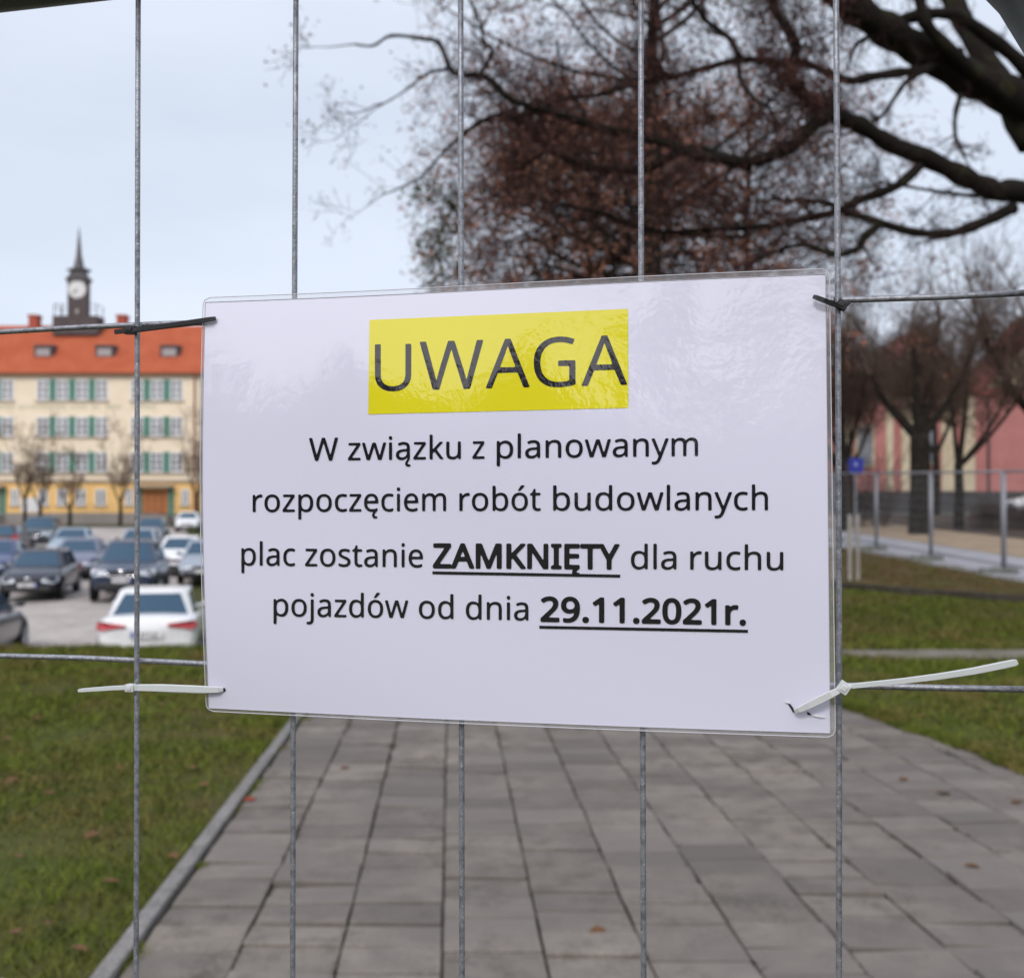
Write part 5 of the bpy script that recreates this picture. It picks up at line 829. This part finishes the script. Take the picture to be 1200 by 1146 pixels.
for c, hwp, ap in ((1076,58,392),(1228,76,368)):
    x0, x1, xa, za, z0 = gx(c-hwp), gx(c+hwp), gx(c), gz(ap), ZC+.23
    gb = MB().add([(x0,-.26,z0),(x1,-.26,z0),(xa,-.26,za),(x0,5,z0),(x1,5,z0),(xa,5,za)],[(0,1,2),(5,4,3),(0,3,4,1),(1,4,5,2),(2,5,3,0)]).build('gable', M_sand2, pb)
    b = MB()
    for (xs_, xe) in ((x0-.5,xa),(x1+.5,xa)):
        d = Vector((xe-xs_,0,za+.5-(z0-.1))).normalized(); nn = Vector((-d.z,0,d.x))*.42
        p, q = Vector((xs_,0,z0-.1)), Vector((xe,0,za+.5))
        if nn.z > 0: nn = -nn
        b.add([(p.x,-.5,p.z),(q.x,-.5,q.z),(q.x+nn.x,-.5,q.z+nn.z),(p.x+nn.x,-.5,p.z+nn.z),(p.x,5.1,p.z),(q.x,5.1,q.z),(q.x+nn.x,5.1,q.z+nn.z),(p.x+nn.x,5.1,p.z+nn.z)],[(0,1,2,3),(7,6,5,4),(0,4,5,1),(1,5,6,2),(2,6,7,3),(3,7,4,0)])
    b.build('gable_trim', M_redt, gb)
for x0, x1, y0, y1 in ((1005,1022,500,545),(1078,1093,498,542),(1236,1256,492,545),(1262,1280,492,545)):
    b = MB().box(gx(x0)-.15,gx(x1)+.15,-.10,-.003,gz(y1)-.15,gz(y0)+.15); w_ = b.build('window', M_sand2 if x0 < 1100 else M_redt, pb)
    MB().box(gx(x0),gx(x1),-.13,-.102,gz(y1),gz(y0)).build('pane', M_pane, w_)
MB().tube([(gx(1158),-.12,ZC-.4),(gx(1158),-.12,.2)], .09, 8).build('drain_pipe', M_dplinth, pb)
# ------------------------------------------------------------------ right hand street furniture
FG = 'far mesh fence panels along the pavement'
M_fgal = mat('far galvanised tube', (.27,.28,.31), .5, .3)
fy = [17.75, 21.25, 24.75, 28.25, 31.75, 35.25]
labs = ['far mesh fence panel nearest the right picture edge','far mesh fence panel in front of the forked street tree, second from the right','far mesh fence panel between the forked tree and the blue sign, third from the right','far mesh fence panel before the blue sign, next to the young tree stakes','far mesh fence panel farthest away beside the sheet edge']
def fxx(y): return 9.42-.02*(y-21)
for i in range(5):
    y0, y1 = fy[i], fy[i+1]; x0, x1 = fxx(y0), fxx(y1); z0, z1 = G(x0,y0), G(x1,y1)
    t = thing('mesh_fence_panel', labs[i], 'fence', (x0,y0,z0), 0, FG)
    dx, dy, dz = x1-x0, y1-y0, z1-z0
    def q(s, h): return (dx*s, dy*s, dz*s+h)
    b = MB(); b.tube([q(.012,0),q(.012,2.0)], .028, 10); b.tube([q(.988,0),q(.988,2.0)], .028, 10); b.tube([q(.012,1.98),q(.988,1.98)], .024, 8); b.tube([q(.012,.2),q(.988,.2)], .024, 8)
    b.build('frame', M_fgal, t, smooth=True); b = MB()
    for k in range(1, 24): b.tube([q(k/24,.2),q(k/24,1.98)], .002, 3, False)
    for h in np.linspace(.4,1.8,8): b.tube([q(.012,h),q(.988,h)], .002, 3, False)
    tag(b.build('mesh_wires', M_fgal, t), kind='stuff')
M_conc = mat('dark concrete block', (.17,.18,.17), .95, noise=(9,(.12,.13,.11),.4,.6))
fl = ['concrete fence foot at the right picture edge','concrete fence foot under the second fence post from the right','concrete fence foot under the post left of the forked tree','concrete fence foot beside the young tree stakes','concrete fence foot farthest along the pavement']
for i in range(1, 5):
    x0, y0 = fxx(fy[i]), fy[i]
    b = MB(); b.frustum(0,0,0,.13,.36,.13,.33,.10); b.frustum(0,0,.131,.15,.12,.06,.11,.05); o = b.build('fence_foot', M_conc, bevel=.01); o.location = (x0-.10,y0,G(x0,y0)+.0); tag(o, fl[i-1], 'fence foot', 'concrete feet of the far fence')
# blue sign
x_, z_ = px2(1003, 546, 33.5); g_ = G(x_,33.5)
t = thing('road_sign', 'square blue road sign on a thin grey post right of the notice', 'sign', (x_,33.5,g_))
MB().tube([(0,.04,0),(0,.04,z_-g_+.2)], .03, 8).build('post', M_fgal, t)
pl_ = MB().box(-.235,.235,-.01,.01,z_-g_-.235,z_-g_+.235).build('sign_plate', mat('blue sign face', (.012,.025,.30), .4), t, bevel=.004)
MB().add([(-.06,-.0135,z_-g_+.0),(.06,-.0135,z_-g_+.0),(0,-.0135,z_-g_+.14)],[(0,1,2)]).build('pale_mark', mat('pale sign mark', (.35,.40,.65), .5), pl_)
# young tree with stakes
M_stake = mat('pale grey tree stake', (.36,.34,.31), .9, noise=(12,(.28,.26,.23),.4,.6)); M_twig = mat('grey brown twigs', (.075,.058,.046), .9)
sx, sy = 6.02, 19.9; sg = G(sx,sy)
for i, (dx, dy) in enumerate(((-.20,.1),(.0,-.12),(.20,.06))):
    o = MB().tube([(0,0,-.1),(0,0,1.2)], .036, 8).build('tree_stake', M_stake); o.location = (sx+dx,sy+dy,sg)
    tag(o, ['left one of three pale wooden stakes on the verge right of the notice','middle one of three pale wooden stakes on the verge right of the notice','right one of three pale wooden stakes on the verge right of the notice'][i], 'stake', 'stakes of the young tree')
# ------------------------------------------------------------------ trees
rt_ = random.Random(11)
def rv(s=1.0): return Vector((rt_.gauss(0,s), rt_.gauss(0,s), rt_.gauss(0,s)))
class Twigs:
    """collects many thin three sided tubes in numpy lists"""
    def __init__(s): s.V = []; s.F = []; s.n = 0
    def tube(s, P, r, k=3):
        P = np.array(P, float); r = np.asarray(r, float); m = len(P)
        T = np.gradient(P, axis=0); T /= (np.linalg.norm(T, axis=1, keepdims=True)+1e-9)
        up = np.where(np.abs(T[:,2:3]) < .9, np.array([[0,0,1.]]), np.array([[1.,0,0]]))
        A = np.cross(T, up); A /= (np.linalg.norm(A, axis=1, keepdims=True)+1e-9); B = np.cross(T, A)
        for j in range(1, m):
            if A[j]@A[j-1] < 0: A[j] *= -1; B[j] *= -1
        a = np.arange(k)*2*np.pi/k
        V = P[:,None]+r[:,None,None]*(np.cos(a)[None,:,None]*A[:,None]+np.sin(a)[None,:,None]*B[:,None])
        I = np.arange(m*k).reshape(m, k)+s.n; J = np.roll(I, -1, 1)
        s.V.append(V.reshape(-1,3)); s.F.append(np.stack([I[:-1],J[:-1],J[1:],I[1:]],-1).reshape(-1,4)); s.n += m*k
    def build(s, name, m, parent, smooth=True): return fast_mesh(name, np.vstack(s.V), np.vstack(s.F), m, parent, k=4, smooth=smooth)
def wander(p, d, ln, n, wob, up=0.0):
    P = [Vector(p)]; d = Vector(d).normalized()
    for _ in range(n):
        d = (d+rv(wob)+Vector((0,0,up))).normalized(); P.append(P[-1]+d*ln/n)
    return P
def grow(tw, p, d, ln, r, depth, wob=.22, up=.05, kids=5, spread=.9, shrink=.55, tip=.0025, out=None, minr=.0025, k=4):
    n = max(3, int(3+depth*1.5)); P = wander(p, d, ln, n, wob, up)
    tw.tube(P, [max(minr, r*(1-.75*i/n)) for i in range(n+1)], k if depth > 1 else 3)
    if out is not None: out.append((P[-1], (P[-1]-P[-2]).normalized()))
    if depth <= 0: return
    for c in range(kids):
        f = rt_.uniform(.2, 1.0); i = min(n-1, int(f*n)); q = P[i].lerp(P[i+1], f*n-i)
        t = (P[i+1]-P[i]).normalized(); s = rv(1); s = (s-t*s.dot(t)).normalized()
        grow(tw, q, t*rt_.uniform(.35,.9)+s*spread, ln*shrink*rt_.uniform(.6,1.2), max(minr, r*(1-.75*f)*.55), depth-1, wob, up, kids, spread, shrink, tip, out, minr, k)
def leaves(C_, n, sig, size, m, name, parent, seed, flat=1.0):
    """n leaf faces scattered round the anchor points C_"""
    r = np.random.default_rng(seed); C_ = np.asarray(C_, float)
    c = C_[r.integers(0, len(C_), n)]+r.normal(0, sig, (n,3)); a = r.normal(0,1,(n,3)); a /= np.linalg.norm(a,axis=1,keepdims=True)
    b = np.cross(a, r.normal(0,1,(n,3))); b /= np.linalg.norm(b,axis=1,keepdims=True); s = size*(.6+.8*r.random((n,1)))
    V = np.stack([c-a*s, c+b*s*.5, c+a*s, c-b*s*.5], 1).reshape(-1,3)
    return fast_mesh(name, V, np.arange(4*n).reshape(-1,4), m, parent, k=4)
M_bark = mat('dark mossy bark', (.014,.0115,.009), .95, noise=[(5,(.036,.037,.013),.55,.74),(22,(.014,.011,.009),.45,.65)], bump=(30,.8,.02))
M_twigp = mat('purple brown twigs', (.060,.034,.032), .9, noise=(3,(.034,.021,.019),.4,.65))
M_bud = mat('reddish buds', (.115,.050,.040), .8, island=.3)
# big near tree: its trunk stands outside the frame on the right, its limbs reach across
nt_ = thing('large_tree', 'large bare mossy tree reaching in from the right with dark limbs over the notice', 'tree', (8.2,11.0,G(8.2,11)))
base = Vector((8.2,11.0,G(8.2,11)))
def loc(px, py, Y): return Vector(at(px, py, Y))-base
def spl(P, n=4):
    """smooth a traced limb"""
    P = [Vector(p) for p in P]; out = []
    for i in range(len(P)-1):
        a, b, c, d = P[max(i-1,0)], P[i], P[i+1], P[min(i+2,len(P)-1)]
        for k in range(n):
            t = k/n; out.append(.5*((2*b)+(c-a)*t+(2*a-5*b+4*c-d)*t*t+(3*b-a-3*c+d)*t**3))
    return out+[P[-1]]
b = MB(); b.tube(spl([(0,0,-.3),(0,0,.6),(-.1,.05,2.0),(-.35,.1,3.2),(-.5,.2,4.6),(-.2,.4,6.5),(.1,.7,8.5)]), np.interp(np.linspace(0,1,25),[0,.08,.5,1],[.72,.55,.46,.22]), 16)
b.build('trunk', M_bark, nt_, smooth=True)
limbs = [
 # (pixels with distance), radius start -> end in metres
 ([(1460,420,10.9),(1330,215,10.6),(1205,118,10.3),(1150,95,10.1),(1095,66,10),(1053,35,9.9),(1004,8,9.8),(960,-30,9.7),(900,-90,9.6)], .19, .125),
 ([(1215,170,10.4),(1180,108,10.6),(1150,60,10.8),(1128,15,11),(1100,-60,11.2)], .13, .10),
 ([(1280,180,10.4),(1235,120,10.3),(1195,75,10.2),(1155,35,10.1),(1110,12,10),(1060,22,9.9),(1040,30,9.9)], .085, .045),
 ([(1190,120,10.3),(1160,98,10.0),(1120,60,9.8),(1090,24,9.7),(1080,-10,9.7)], .07, .05),
 ([(1500,330,10.8),(1330,262,10.3),(1200,228,10),(1172,223,9.9),(1130,206,9.8),(1088,188,9.7),(1046,171,9.6),(1008,150,9.5),(983,134,9.4),(952,115,9.4),(930,101,9.4),(927,80,9.5),(930,52,9.5),(914,18,9.6),(905,-20,9.7)], .12, .035),
 ([(983,136,9.4),(968,138,9.3),(945,157,9.3),(920,171,9.3),(885,189,9.3),(850,187,9.2),(815,178,9.2),(780,167,9.2),(740,160,9.1),(700,150,9.1),(650,134,9.1),(600,113,9),(567,90,9),(533,77,9),(510,57,8.9),(493,43,8.9),(460,41,8.8),(433,50,8.8),(413,46,8.8)], .068, .008),
 ([(880,190,9.3),(850,190,9.6),(800,170,9.8),(760,193,9.7),(717,195,9.7),(673,190,9.7),(640,173,9.6),(613,147,9.6),(587,133,9.6),(560,146,9.6),(533,160,9.5),(520,178,9.5),(493,206,9.5),(457,227,9.5)], .055, .008),
 ([(1190,240,9.9),(1180,242,9.9),(1148,262,9.8),(1112,271,9.7),(1070,271,9.6),(1025,262,9.5),(990,248,9.5),(960,236,9.5),(920,235,9.6)], .060, .022),
 ([(1030,264,9.5),(1015,280,9.5),(1004,291,9.5),(983,297,9.4),(945,290,9.3),(925,285,9.3),(890,300,9.2)], .042, .014),
 ([(1082,195,9.7),(1053,217,9.6),(1008,234,9.6),(976,248,9.6),(938,262,9.6),(885,266,9.6),(832,268,9.7),(780,270,9.7),(735,262,9.7),(700,248,9.6),(655,235,9.6)], .048, .016),
 ([(1130,62,10),(1090,80,9.9),(1070,84,9.8),(1025,91,9.7),(990,91,9.6),(948,77,9.5),(920,72,9.5),(868,63,9.4),(815,80,9.4),(780,90,9.3),(755,99,9.3),(700,110,9.3),(660,117,9.3),(632,130,9.3),(600,137,9.3)], .050, .015),
 ([(870,64,9.4),(858,42,9.4),(835,22,9.4),(815,4,9.4),(800,-20,9.4)], .030, .018),
 ([(868,64,9.4),(866,85,9.3),(890,110,9.2),(905,130,9.2),(915,160,9.1)], .026, .010),
 ([(1085,80,9.9),(1065,92,9.8),(1048,115,9.7),(1030,138,9.7),(1000,150,9.7)], .030, .012),
 ([(1125,115,10),(1120,135,9.9),(1128,160,9.8),(1132,185,9.8)], .030, .010),
 ([(533,77,9),(515,84,9),(500,84,9),(480,100,8.9),(443,117,8.9)], .020, .005),
 ([(567,92,9),(575,60,9),(570,45,9),(560,20,9),(548,-5,9),(540,-30,9)], .022, .008),
 ([(640,172,9.6),(620,190,9.6),(600,205,9.6),(575,235,9.5)], .018, .006),
 ([(1172,224,9.9),(1140,226,9.8),(1100,224,9.7),(1060,218,9.6),(1030,212,9.6)], .024, .008),
 ([(700,248,9.6),(690,255,9.6),(640,262,9.5),(600,280,9.5)], .018, .006),
 ([(780,90,9.3),(770,60,9.3),(765,30,9.2),(740,0,9.2)], .02, .01),
 ([(1204,120,10.3),(1260,60,10.5),(1320,-40,10.7)], .12, .08),
]
tw = Twigs(); bm_l = MB(); tips = []
for pts, r0, r1 in limbs:
    P = spl([loc(*p)+rv(.02) for p in pts]); m_ = len(P); rr2 = [r0+(r1-r0)*(i/(m_-1))**.8 for i in range(m_)]
    rr2 = [q*(1+.10*math.sin(i*1.7+r0*90)+.07*math.sin(i*4.1+r0*50)) for i, q in enumerate(rr2)]
    MB().tube(P, rr2, 10).build('limb', M_bark, nt_, smooth=True)
    # twigs along the limb
    Ltot = sum((P[i+1]-P[i]).length for i in range(m_-1)); cnt = int(Ltot*(10.0 if r1 < .04 else 2.4))
    for _ in range(cnt):
        f = rt_.uniform(.12 if r0 < .1 else .5, 1)*(m_-1); i = min(int(f), m_-2); q = P[i].lerp(P[i+1], f-i); t = (P[i+1]-P[i]).normalized()
        w = (q+base).x/max((q+base).y,1)*1300+600
        s = rv(1); s = (s-t*s.dot(t)).normalized(); left = smooth(1150, 900, w)
        if rt_.random() > .10+.90*float(smooth(510, 640, w)): continue
        ln = rt_.uniform(.25,.75)*(.45+.55*float(left))
        grow(tw, q, t*.7+s*.8+Vector((-.15,0,.05)), ln, .009, 2, .25, .03, 5, .85, .62, out=tips, minr=.0022)
    grow(tw, P[-1], (P[-1]-P[-3]), .5, max(.006,r1*.8), 2, .22, .02, 4, .7, .6, out=tips, minr=.0022)
tw.build('twigs', M_twigp, nt_)
leaves([tuple(p) for p, _ in tips if (p+base).x/max((p+base).y,1)*1300 < 400], 15000, .05, .016, M_bud, 'buds', nt_, 4)
# trees that kept their brown leaves, behind
M_bark2 = mat('grey brown bark', (.018,.0145,.012), .95, noise=(6,(.032,.028,.022),.45,.65))
M_brown1 = mat('dry red brown leaves', (.30,.135,.090), .8, noise=(.8,(.17,.09,.070),.42,.62), island=.35)
M_ivy = mat('olive ivy leaves', (.045,.055,.018), .6, island=.3)
def leafy(name, label, x, y, h, r, n, seed, cols, group=None, low=.25, dens=1.0, ivy=None, leafm=None):
    g = G(x,y); t = thing(name, label, 'tree', (x,y,g), 0, group)
    b = MB(); P = [Vector((0,0,-.3)),Vector((0,0,.5))]+[Vector((rt_.gauss(0,.10),rt_.gauss(0,.1),h*k/6)) for k in range(1,7)]
    b.tube(spl(P), np.linspace(r, r*.18, len(spl(P))), 12); b.build('trunk', M_bark2, t, smooth=True)
    tw = Twigs(); tips = []
    for k in range(n):
        f = rt_.uniform(low, .97); z = h*f; a = rt_.uniform(0, 6.283); rad = cols*math.sin(math.pi*min(1,(1-f)*.9+.12))**.8
        grow(tw, (0,0,z), (math.cos(a),math.sin(a),rt_.uniform(.05,.55)), rad*rt_.uniform(.7,1.1), r*.30*(1-f*.6), 2, .16, .04, 5, .8, .55, out=tips, minr=.006, k=5)
    tw.build('branches', M_bark2, t)
    C_ = [tuple(p) for p, _ in tips if rt_.random() < dens]
    leaves(C_, int(len(C_)*12), .13, .048, leafm or M_brown1, 'foliage', t, seed)
    if ivy: leaves(ivy, 1500, .20, .06, M_ivy, 'ivy', t, seed+1)
    return t
leafy('brown_leaved_tree', 'tall brown leaved tree with a straight dark trunk above the middle of the notice', 3.25, 25.0, 17, .36, 78, 21, 5.2, 'trees that kept brown leaves', low=.14, dens=.8)
iv = [(-3.55+rt_.gauss(0,.22), -1.0, z) for z in np.linspace(6.4, 9.2, 12)]+[(-4.15,-1,8.9),(-3.95,-1,7.8)]
leafy('brown_leaved_tree', 'broad tree dense with red brown dead leaves, olive clumps on its left side', 1.9, 27.0, 10.8, .24, 190, 22, 4.0, 'trees that kept brown leaves', low=.12, dens=1.0, ivy=iv)
leafy('brown_leaved_tree', 'tree with thin brown leaves behind the bare limbs right of the straight trunk', 6.6, 31.0, 12.5, .24, 60, 23, 4.6, 'trees that kept brown leaves', low=.5, dens=.45)
# bare street trees on the right
M_twigb = mat('brown winter twigs', (.125,.082,.064), .92, noise=(2,(.07,.05,.04),.4,.62))
def bare(name, label, x, y, fork, h, r, arms, seed, group, dens=5, tone=M_bark2, spread=.8, minr=.0065, ln=.5, twm=None):
    rt_.seed(seed); g = G(x,y); t = thing(name, label, 'tree', (x,y,g), 0, group)
    b = MB(); P = spl([(0,0,-.3),(0,0,.3),(.03,0,fork*.5),(0,0,fork)]); b.tube(P, np.linspace(r*1.15, r*.85, len(P)), 12); b.build('trunk', tone, t, smooth=True)
    tw = Twigs()
    for dx, dy, top, rr_ in arms:
        Q = spl([Vector((0,0,fork-.15)),Vector((dx*.35,dy*.35,fork+(top-fork)*.22)),Vector((dx*.75,dy*.75,fork+(top-fork)*.6)),Vector((dx,dy,top))]); m_ = len(Q)
        MB().tube(Q, np.linspace(rr_, rr_*.35, m_), 9).build('limb', tone, t, smooth=True)
        for k in range(int((top-fork)*dens)):
            f = rt_.uniform(.42,1)*(m_-1); i = min(int(f), m_-2); q = Q[i].lerp(Q[i+1], f-i)
            d = rv(1); d.z = abs(d.z)*.9+.35; grow(tw, q, d, (h-fork)*rt_.uniform(.14,.32)*ln*2, .022, 2, .2, .12, 4, .75, .6, minr=minr)
        grow(tw, Q[-1], Q[-1]-Q[-3], (h-top)*1.0+.3, rr_*.35, 3, .18, .10, 4, .7, .6, minr=minr)
    tw.build('twigs', twm or M_twigb, t); return t
SG = 'bare street trees on the right'
bare('bare_tree', 'forked bare street tree with a thick dark trunk before the pink building', 13.35, 36.3, 3.3, 8.4, .36, [(-1.5,.3,5.3,.20),(-.3,-.3,6.3,.20),(.7,.4,6.6,.22),(1.7,-.2,6.2,.16),(.2,1,6.5,.16)], 31, SG, 8)
bare('bare_tree', 'slender bare street tree with low curving arms right of the forked tree', 15.9, 39.5, 2.4, 7.6, .17, [(1.9,.2,5.2,.10),(.5,.3,6.0,.12),(-.4,-.3,5.6,.10),(3.0,.1,6.4,.09)], 32, SG, 8)
bare('bare_tree', 'bare dark street tree just right of the notice edge behind the blue sign', 11.4, 38.5, 2.2, 8.0, .22, [(-1.2,.2,5.6,.14),(.9,.1,5.4,.13),(.1,.5,6.4,.14),(-2.0,-.2,6.2,.1)], 33, SG, 10)
bare('bare_tree', 'thick dark bare tree crown at the right picture edge', 21.0, 43.0, 3.6, 11.0, .34, [(-2.4,.2,7.0,.20),(-.8,.3,8.0,.2),(.8,-.3,8.2,.2),(2.0,.3,7.6,.16),(-3.2,-.3,8.6,.13)], 34, SG, 16)
bare('bare_tree', 'pale far bare tree between the forked tree and the notice', 15.6, 52, 3.0, 10.5, .2, [(-1.3,.2,7,.12),(1.2,.1,7.2,.12),(.1,.5,8.2,.13)], 35, SG, 18)
bare('bare_tree', 'far hazy bare tree filling the gap right of the forked tree before the pink wall', 21.4, 56, 3.2, 11.0, .2, [(-1.6,.2,7,.12),(1.4,.1,7.2,.12),(.1,.5,8.6,.13),(-2.8,.2,7.6,.1)], 36, SG, 20)
bare('bare_tree', 'far hazy bare tree low against the pink wall beside the blue sign', 18.3, 60, 2.6, 9.5, .2, [(-1.6,.2,6,.12),(1.4,.1,6.2,.12),(.1,.5,7.6,.13)], 37, SG, 15)
rt_.seed(77)
tw = Twigs(); t = thing('young_tree', 'thin young bare tree tied between the three pale stakes', 'tree', (sx,sy,sg))
MB().tube([(0,0,-.1),(.02,0,1.2),(0,.02,2.1)], [.022,.018,.010], 7).build('trunk', M_twig, t, smooth=True)
for k in range(9): grow(tw, (0,0,1.3+.09*k), Vector((rt_.gauss(0,1),rt_.gauss(0,1),1.2)), .6, .007, 1, .15, .1, 4, .6, .5, minr=.003)
tw.build('twigs', M_twig, t)
# small bare trees before the school
M_twigs = mat('pale brown winter twigs', (.16,.115,.085), .95)
TG = 'small bare trees before the school'
for i, (px, lab, hh) in enumerate(((29,'small bare tree before the left end of the ochre floor, left of the notice board',8.2),(47,'slim bare tree right of the notice board',6.4),(82,'thin bare tree before the middle of the ochre floor',5.6),(141,'small bare tree just left of the orange doors',7.4),(231,'small bare tree at the right end of the building beside the notice',9.0))):
    bare('small_bare_tree', lab, (px-600)*91.5/1300, 91.5, hh*.28, hh, .16, [(-1.0,.1,hh*.62,.09),(.9,-.1,hh*.66,.09),(.1,.6,hh*.72,.09)], 40+i, TG, 5, minr=.011, twm=M_twigs)
# bare hedge behind the right pavement
HG = 'low bare hedges behind the pavement'
M_hedge = mat('brown hedge twigs', (.055,.038,.030), .95, noise=(2,(.085,.058,.045),.45,.65))
for i, (x_, y_, w_, lab) in enumerate(((12.6,42.5,3.6,'tall bare brown shrubs right of the notice behind the blue sign'),(19.0,39.5,5.0,'low bare brown hedge right of the forked street tree'))):
    tw = Twigs(); t = thing('bare_hedge', lab, 'hedge', (x_,y_,G(x_,y_)), 0, HG)
    for k in range(180 if i == 0 else 420): grow(tw, (rt_.uniform(-w_/2,w_/2),rt_.uniform(-.5,.5),0), Vector((rt_.gauss(0,.35),rt_.gauss(0,.35),1)), rt_.uniform(1.3,3.2) if i == 0 else rt_.uniform(.6,1.1), .012, 1, .2, .1, 3, .6, .5, minr=.008)
    tw.build('stems', M_hedge, t)
# far belts of trees: behind the notice, and an unseen one added behind the photographer to darken the laminate's reflection
M_wood = mat('far brown wood', (.060,.048,.042), .95, noise=(.1,(.075,.062,.045),.4,.6), island=.3)
def belt(name, P, h, n, seed, size):
    r = np.random.default_rng(seed); P = np.array(P, float); s = r.random(n)*(len(P)-1); i = np.minimum(s.astype(int), len(P)-2); f = (s-i)[:,None]
    c = P[i]*(1-f)+P[i+1]*f; along = s*6.1
    top = h*(.62+.20*np.sin(along*2.1)+.12*np.sin(along*5.3+1)+.08*np.sin(along*13.7)); z = top*r.random(n)**.75
    C_ = np.stack([c[:,0]+r.normal(0,1.5,n), c[:,1]+r.normal(0,1.5,n), z+zg(c[:,0],c[:,1])], 1)
    a = r.normal(0,1,(n,3)); a /= np.linalg.norm(a,axis=1,keepdims=True); b = np.cross(a, r.normal(0,1,(n,3))); b /= np.linalg.norm(b,axis=1,keepdims=True); q = size*(.5+r.random((n,1)))
    V = np.stack([C_-a*q, C_+b*q*.6, C_+a*q, C_-b*q*.6], 1).reshape(-1,3)
    return tag(fast_mesh(name, V, np.arange(4*n).reshape(-1,4), M_wood, k=4), kind='stuff')
belt('unseen_wood', [(-24,118),(-10,125),(8,128),(22,120)], 9, 7000, 51, .6)
belt('unseen_wood', [(-95,-10),(-80,-35),(-55,-52),(-25,-58),(10,-58),(45,-50)], 21.5, 36000, 52, .7)  # added out of view, height set for the skyline mirrored in the laminate
